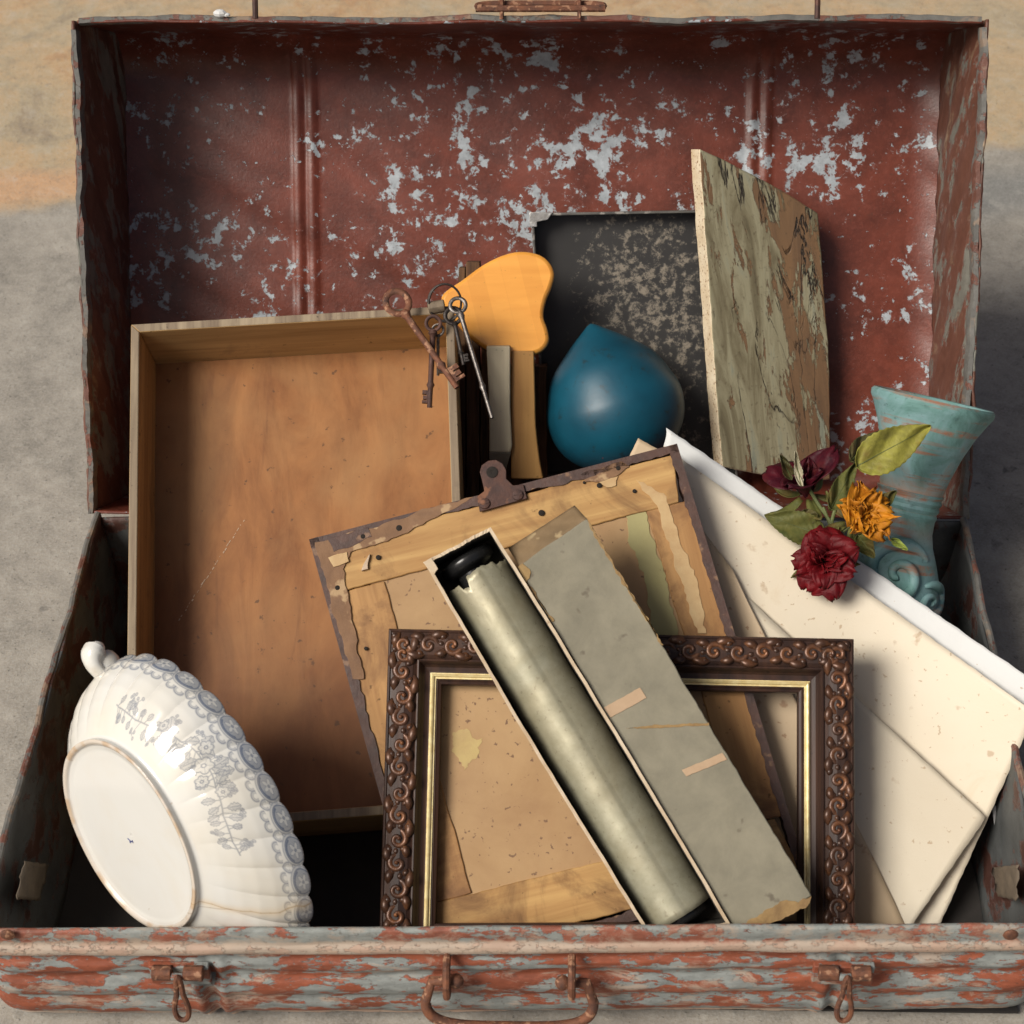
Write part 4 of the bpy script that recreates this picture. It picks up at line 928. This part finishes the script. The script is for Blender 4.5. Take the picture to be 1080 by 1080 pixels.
# amber paddle
n = N('amber_varnished_wood'); f = n.noise(1, 6, .6, .3, st=(9, 60, 60), rot=(0, 0, .3)); c = n.mix(n.th(f, .35, .65), (.86, .40, .075), (.74, .31, .05))
n.bump(f, .0001, .4); xa = n.mt('ADD', n.xyz()[0], n.mt('MULTIPLY', n.xyz()[1], .25)); lam = n.ramp(n.mt('FRACT', n.mt('MULTIPLY', xa, 22.)), [(0, .0), (.32, .16), (.33, .03), (.66, .0), (.67, .20)], 'CONSTANT'); c = n.mix(lam, c, (.52, .20, .03)); c = n.mix(n.mt('MULTIPLY', n.th(n.noise(240, 3), .68, .72), .5), c, (.3, .12, .03)); MT['amber'] = n.done(c, .30, 0, Coat_Weight=.25)
q0 = lid(.0, .1, .015); F = Fr(q0[1], q0[2], 46, org=(530, 370))
pad = F.empty('amber_paddle', 'rounded kidney shaped paddle of varnished amber wood above two slats', 'paddle')
pp = [(465.5, 313), (489, 294), (509.6, 279), (530, 269), (548.5, 265), (566.6, 267.6), (578, 275), (584.3, 287.6), (581.5, 302), (575.5, 317), (573, 333), (577.5, 348), (578.5, 360), (571, 370), (556, 375), (540.7, 377), (522.6, 372.5), (504.4, 363), (489, 350), (477, 334)]
P2 = []
Pn = [np.array(F.xy(*p)) for p in pp]; K = len(Pn)
for i in range(K):
    for k in range(6):
        t = k/6; p0, p1, p2, p3 = Pn[i-1], Pn[i], Pn[(i+1) % K], Pn[(i+2) % K]
        P2.append(tuple(.5*((2*p1)+(-p0+p2)*t+(2*p0-5*p1+4*p2-p3)*t*t+(-p0+3*p1-3*p2+p3)*t**3)))
g = G(); g.prism(P2, -.013, 0); obj('paddle_blade', g, MT['amber'], pad, bevel=.0030)

# ================================================================== KEYS
Fk = Fr(-.28, .066, 29, roll=0, org=(470, 322)); Fk.o = Fk.o+Fk.ez*.004
keyring = Fk.empty('key_ring', 'thin wire key ring hooked over the top right corner of the wooden drawer', 'key ring')
def circ(F, u, v, ru, rv, w=0., n=32, rot=0, tilt=0):
    c_ = np.array(F.p(u, v, w)); s_ = .00072
    return [c_+np.array((COS(a)*ru*s_*COS(rot)-SIN(a)*rv*s_*SIN(rot), COS(a)*ru*s_*SIN(rot)+SIN(a)*rv*s_*COS(rot), tilt*SIN(a))) for a in [2*PI*i/n for i in range(n)]]
g = G(); g.tube(circ(Fk, 469, 319, 18, 18, .001, tilt=.006), .0009, 8, closed=True); g.tube(circ(Fk, 469.5, 319.6, 17.5, 18, .0025, tilt=.007), .0008, 8, closed=True)
obj('wire_ring', g, MT['iron'], keyring)
def key(label, bow, rb, tip, rs, bit, mat, w0, w1, name='key', group='old keys hanging on the ring', hole=True, bitdir=1, rb2=None):
    e = Fk.empty(name, label, 'key', group); rb2 = rb2 or rb
    c_ = np.array(Fk.p(*bow, w0)); t_ = np.array(Fk.p(*tip, w1)); d = t_-c_; L = np.linalg.norm(d); d /= L; sd = np.cross(d, (0, 0, 1)); sd /= np.linalg.norm(sd)
    g = G(); rot = math.atan2(d[1], d[0]); pts = [c_+d*rb*COS(a)+sd*rb2*SIN(a) for a in [2*PI*i/28 for i in range(28)]]
    g.tube(pts, rb*.27, 8, closed=True, flat=.6); obj('bow', g, mat, e, smooth=60)
    g = G(); s0 = c_+d*rb*.9; pts = []; rad = []
    for i in range(25):
        t = i/24; pts.append(s0+(t_-s0)*t); q = rs*(1-.18*t)
        if abs(t-.03) < .03 or abs(t-.72) < .018: q *= 1.55
        rad.append(q)
    g.tube(pts, rad, 10); obj('shank', g, mat, e, smooth=50)
    if bit:
        g = G(); z_ = np.array((0, 0, 1.)); b0 = t_-d*L*.20; bl_ = L*.15
        for (t0, t1, h_) in ((0, .3, 1), (.3, .42, .45), (.42, .7, .9), (.7, .8, .4), (.8, 1., 1.)):
            P_ = [b0+d*bl_*t0, b0+d*bl_*t1, b0+d*bl_*t1+sd*bit*h_*bitdir, b0+d*bl_*t0+sd*bit*h_*bitdir]
            g.add([p-z_*.0011 for p in P_]+[p+z_*.0011 for p in P_], [(0, 1, 2, 3), (4, 7, 6, 5), (0, 4, 5, 1), (1, 5, 6, 2), (2, 6, 7, 3), (3, 7, 4, 0)])
        obj('bit', g, mat, e, smooth=0)
    return e
key('long rusty key with round bow lying across the drawer corner', (419, 319), .0100, (482, 409), .0028, .0105, MT['rust'], .008, .006, bitdir=-1, rb2=.0088)
key('dark rusty key hanging straight down inside the drawer', (457, 341), .0055, (453, 430), .0024, .006, MT['rustdark'], .006, -.02, bitdir=1)
key('slim speckled silver key hanging outside the drawer corner', (483, 322), .0060, (519, 441), .0019, 0, MT['steel'], .008, .004)
key('black key with short shank behind the slim silver key', (478, 333), .0062, (489, 385), .0018, .005, MT['iron'], .003, -.004, bitdir=-1)
key('bright small key tucked behind the dark rusty key', (462, 348), .0042, (462, 396), .0014, .004, MT['steel'], .001, -.02, bitdir=-1)
# the wooden peg on the drawer corner that carries the ring
g = G(); a_ = np.array(F.o)
pk = Fr(-.28, .066, 29, roll=3, org=(465, 322)); pgr = pk.empty('wooden_peg', 'dark rounded peg end on the drawer rim that carries the key ring', 'peg')
g.tube([pk.p(452, 325, .002), pk.p(469, 322, .003)], .0048, 12); obj('peg', g, MT['trayedge'], pgr, bevel=.0006)

# ================================================================== VASE
n = N('verdigris_glaze'); 
bnd = n.noise(1, 6, .6, .3, st=(8, 8, 110)); a = n.noise(28, 8, .65, .6)
c = n.ramp(a, [(.32, (.055, .12, .105)), (.46, (.13, .265, .245)), (.58, (.20, .34, .35)), (.72, (.27, .25, .20))])
c = n.mix(n.mt('MULTIPLY', n.th(bnd, .53, .60), n.th(n.noise(22, 6, .7, loc=(3, 1, 1)), .44, .56)), c, (.32, .155, .095))
po = n.nd('NewGeometry').outputs['Pointiness']; c = n.mix(n.mt('MULTIPLY', n.th(po, .505, .53), .7), c, (.40, .20, .12)); c = n.mix(n.mt('MULTIPLY', n.th(n.noise(220, 4, .6), .6, .7), .4), c, (.03, .06, .055))
n.bump(bnd, .0008, .7); n.bump(a, .0006, .6); MT['verdi'] = n.done(c, .62)
topc = atz(985, 424, .155); 
vb = None
axv = UP*.965+RT*.215-fw*.13; axv = axv-0; axv /= np.linalg.norm(axv)
mouth = hit(984, 424, (0, -.004, 0), np.array((0, 1., 0)))
ez_ = axv; ex_ = RT-ez_*(RT@ez_); ex_ /= np.linalg.norm(ex_); ey_ = np.cross(ez_, ex_)     # ey_ points away from the viewer
vo = mouth-ez_*.235
vase = bpy.data.objects.new('verdigris_vase', None); COL.objects.link(vase); m = Matrix.Identity(4)
for i in range(3): m[i][0], m[i][1], m[i][2], m[i][3] = ex_[i], ey_[i], ez_[i], vo[i]
vase.matrix_world = m; tag(vase, 'flared turquoise green vase with worn copper rings and scrolls, leaning in the back right corner', 'vase')
vp = [(.0375, .224), (.0400, .232), (.0430, .2370), (.0455, .2375), (.0472, .2355), (.0470, .2320), (.0440, .2270), (.0375, .2140), (.0315, .198), (.0272, .182), (.0248, .170), (.0244, .1665), (.0260, .1655), (.0243, .1625), (.0254, .160), (.0238, .157), (.0248, .1545), (.0232, .1515), (.0243, .149), (.0232, .146), (.0238, .136), (.0268, .126), (.0315, .116), (.0365, .104), (.0405, .090), (.0425, .074), (.0415, .058), (.037, .044), (.030, .030), (.031, .016), (.034, .006), (.034, 0), (.0002, 0)]
inn = [(.0002, .15), (.017, .155), (.021, .17), (.028, .195), (.036, .216)]
g = G(); g.lathe(inn+vp, 96); obj('vase_body', g, MT['verdi'], vase, smooth=35)
vz = sorted((z_, r_) for r_, z_ in vp)
def spiral(c, r0, turns, wd, hand=1, a0=0.):
    g = G(); pts = []; rad = []
    for i in range(60):
        t = i/59; a = a0+hand*2*PI*turns*t; r_ = r0*(1-t)**.85+r0*.05
        x, z = c[0]+r_*COS(a), c[1]+r_*SIN(a); rb = float(np.interp(z, [q[0] for q in vz], [q[1] for q in vz]))
        x2 = max(-rb*.985, min(rb*.985, x)); pts.append((x2, -math.sqrt(rb*rb-x2*x2)-.0008+(.0016 if i == 0 else 0), z)); rad.append(wd*(1-.55*t)*min(1, .35+t*7))
    g.tube(pts, rad, 10); return g
obj('scroll', spiral((.029, .088), .0135, 1.45, .0044, -1, 2.2), MT['verdi'], vase, smooth=60)
obj('scroll', spiral((-.002, .104), .0240, 1.55, .0062, 1, .6), MT['verdi'], vase, smooth=60)
obj('scroll', spiral((.034, .062), .0115, 1.3, .0038, -1, 1.4), MT['verdi'], vase, smooth=60)

# ================================================================== DRIED ROSES
def petalmat(nm, c1, c2, c3): 
    n = N(nm); a = n.noise(90, 6, .65, .5); c = n.mix(n.th(a, .35, .7), c1, c2); b = n.noise(40, 4, .6, loc=(3, 3, 0)); c = n.mix(n.mt('MULTIPLY', n.th(b, .55, .72), .7), c, c3)
    n.bump(n.noise(1, 5, .6, .6, st=(260, 260, 60)), .0008, .8); return n.done(c, .55, 0, Specular_IOR_Level=.25)
MT['redp'] = petalmat('dark_red_petal', (.15, .003, .006), (.06, .002, .004), (.03, .002, .004))
MT['maroonp'] = petalmat('maroon_petal', (.070, .004, .010), (.028, .002, .007), (.13, .022, .008))
MT['yelp'] = petalmat('yellow_petal', (.54, .215, .012), (.40, .14, .008), (.20, .06, .008))
MT['leafg'] = petalmat('dry_green_leaf', (.13, .125, .032), (.065, .08, .024), (.15, .08, .03))
MT['leafy'] = petalmat('yellow_green_leaf', (.30, .285, .050), (.17, .155, .035), (.17, .09, .03))
MT['leafd'] = petalmat('dark_dry_leaf', (.10, .085, .03), (.05, .05, .02), (.12, .05, .02))
MT['stem'] = plain('green_stem', (.14, .17, .05), (.07, .08, .03), 60)
Fl = Fr(-.357, -.006, 38, org=(880, 560))
def rose(label, u, v, w, axis, rad, mat, npet, seed, crump, open_=1., name='dried_rose'):
    r = random.Random(seed); o = Fl.w(Fl.p(u, v, w)); ax = np.array(axis, float); ax /= np.linalg.norm(ax)
    h = np.array((0, 0, 1.)) if abs(ax[2]) < .9 else ux; bx_ = np.cross(h, ax); bx_ /= np.linalg.norm(bx_); by_ = np.cross(ax, bx_)
    e = bpy.data.objects.new(name, None); COL.objects.link(e); m = Matrix.Identity(4)
    for i in range(3): m[i][0], m[i][1], m[i][2], m[i][3] = bx_[i], by_[i], ax[i], o[i]
    e.matrix_world = m; tag(e, label, 'rose', 'dried roses on the papers')
    g = G(); NU, NV_ = 18, 16
    for k in range(npet):
        f = k/(npet-1); a0 = k*2.399+r.uniform(-.35, .35); L = rad*(.80+.42*f)*r.uniform(.85, 1.15); W = rad*(.50+.34*f)*r.uniform(.85, 1.2)
        p0 = R(6+66*open_*f**1.15+r.uniform(-7, 9)); roll = R((30+70*f)*r.uniform(.4, 1.2))*open_; ph = [r.uniform(0, 6.28) for _ in range(6)]; skew = r.uniform(-.25, .25)
        rc, zc = [rad*.05*(1+2*f)], [0.]
        for q in range(NV_):
            t = (q+.5)/NV_; a = p0*(.35+.75*t)+roll*t**4; rc.append(rc[-1]+SIN(a)*L/NV_); zc.append(zc[-1]+COS(a)*L/NV_)
        def fn(s, t):
            uu = 2*s-1; q = int(round(t*NV_)); r_, z_ = rc[q], zc[q]
            w_ = W*(min(1, t/.55)**.6)*(1-.80*max(0, (t-.58)/.42)**1.6)
            cup = .30*w_*uu*uu*(1-.75*t*f); edge = abs(uu)**3*w_*.35*t*f*open_
            cr = crump*rad*(SIN(uu*6+ph[0]+t*3)+.7*SIN(uu*13+ph[1]+t*5)+.6*SIN(t*10+ph[2]+uu*4)+.4*SIN(uu*23+ph[4]))*t
            ang = a0+uu*w_/(abs(r_)*.75+.30*rad)+skew*t
            rr_ = r_-cup*.4+edge*.6+cr; zz_ = z_+cup*.7-edge+cr*SIN(uu*9+ph[3])*.8+.12*L*t*math.exp(-(uu/.25)**2)*f*.6
            rr_ = max(rr_, .0003)
            return (rr_*COS(ang), rr_*SIN(ang), zz_-rad*.45)
        g.grid(fn, NU, NV_)
    obj('petals', g, mat, e, smooth=70, solid=.00035, off=0.)
    g = G()
    for k in range(5):
        a = k*1.256+seed; g.grid(lambda s, t: ((.2+.9*t)*rad*COS(a+(s-.5)*.9*(1-t)), (.2+.9*t)*rad*SIN(a+(s-.5)*.9*(1-t)), -rad*.45-rad*.15*SIN(t*3)+.001*SIN(s*6)), 5, 8)
    obj('sepals', g, MT['leafg'], e, smooth=60, solid=.0004)
    return e
tocam = -fw
rose('deep red dried rose lying lowest on the cream envelope', 869, 592, .018, tocam*1.0-RT*.12-UP*.05, .0245, MT['redp'], 20, 5, .040, 1.0)
g_ = rose('crumpled golden yellow dried rose between two red roses', 906, 546, .020, tocam*.80+RT*.30+UP*.25, .0265, MT['yelp'], 24, 3, .075, .48)
rose('dark maroon rosebud opening sideways below the weathered board', 850, 507, .010, tocam*.5-RT*.15+UP*.75, .0300, MT['maroonp'], 8, 9, .035, .75)
def leafo(label, base_, tip, w0, w1, wd, mat, seed, curl=.004, grp='dried rose leaves'):
    a = Fl.w(Fl.p(*base_, w0)); b = Fl.w(Fl.p(*tip, w1)); d = b-a; L = np.linalg.norm(d); d /= L; nn = tocam-d*(tocam@d); nn /= np.linalg.norm(nn); sd = np.cross(d, nn); r = random.Random(seed)
    e = bpy.data.objects.new('dried_leaf', None); COL.objects.link(e); m = Matrix.Identity(4)
    for i in range(3): m[i][0], m[i][1], m[i][2], m[i][3] = sd[i], d[i], nn[i], a[i]
    e.matrix_world = m; tag(e, label, 'leaf', grp); ph = r.uniform(0, 6)
    g = G()
    def fn(s, t):
        uu = 2*s-1; w_ = wd*SIN(PI*min(1, t**.75))**.75*(1-.25*t)*(1+.03*SIN(t*75)*abs(uu)**3) + .0002
        z_ = curl*(abs(uu)**1.3)*(.6+.4*SIN(t*5+ph))+curl*.9*SIN(t*3.0+ph)+.00016*SIN((t*8-abs(uu)*2.2)*2*PI)*min(1, abs(uu)*6)+.0012*SIN(uu*3+t*9+ph*2)*t+.001*SIN(uu*5+t*12+ph)
        return (uu*w_, t*L, z_)
    g.grid(fn, 24, 60); obj('blade', g, mat, e, smooth=70, solid=.0003)
    g = G(); g.tube([(0, L*t, fn(.5, t)[2]+.0003) for t in [i/20 for i in range(20)]], [.0004*(1-i/22) for i in range(20)], 6); obj('midrib', g, MT['stem'], e)
    return e
leafo('large yellow green leaf lying against the vase neck', (902, 492), (982, 449), .034, .040, .0165, MT['leafy'], 1, .005)
leafo('dark green leaf on the white sheet left of the golden rose', (870, 566), (806, 543), .012, .012, .0130, MT['leafg'], 2, .003)
leafo('brown dark leaf above the golden rose, left of the big yellow leaf', (894, 488), (930, 455), .020, .012, .0100, MT['leafd'], 3, .004)
leafo('curled khaki leaf standing between maroon bud and golden rose', (872, 540), (905, 487), .022, .018, .0085, MT['leafg'], 4, .006)
leafo('pale thin curled leaf on the maroon bud', (846, 514), (838, 476), .022, .026, .0030, plain('pale_dry_leaf', (.5, .46, .33), (.34, .30, .18), 70), 5, .004)
leafo('small curled brown leaf tip left of the pale thin leaf', (836, 506), (822, 480), .020, .024, .0040, MT['leafd'], 6, .004)
leafo('small olive leaf right of the golden rose', (925, 535), (946, 518), .018, .018, .0055, MT['leafg'], 7, .003)
leafo('green leaf under the golden rose near the vase scroll', (905, 565), (922, 588), .010, .012, .0070, MT['leafg'], 8, .003)
leafo('narrow bright green leaf tip right of the golden rose', (940, 568), (957, 580), .022, .022, .0028, plain('bright_sepal', (.30, .36, .06), (.2, .26, .05), 60), 10, .002)
leafo('shrivelled leaf below the maroon bud, over the cream envelope edge', (862, 545), (836, 545), .014, .013, .0060, MT['leafd'], 11, .003)
g = G()
for p in (((866, 600), (872, 570), (880, 540), (890, 500)), ((906, 548), (890, 560), (875, 552), (868, 535)), ((850, 510), (862, 530), (872, 545), (880, 556)), ((862, 555), (865, 565), (866, 575), (868, 585))):
    g.tube([Fl.w(Fl.p(*q, .008)) for q in p], .0014, 8)
tag(obj('rose_stem', g, MT['stem']), 'tangle of dark green rose stems beneath the flowers', 'stem')

# loose white paint flake lying on the lid edge
g = G(); p = hit(232, 17, lid(0, LL+.003, 0), ul); g.ball(p+ul*.002, .0042, 8, (1.3, .8, .8)); g.ball(p+ux*.005+ul*.001, .0026, 8, (1.2, .8, .6))
tag(obj('paint_flake', g, MT['white'], smooth=20), 'small white flake lying on the lid top edge, left side', 'flake')
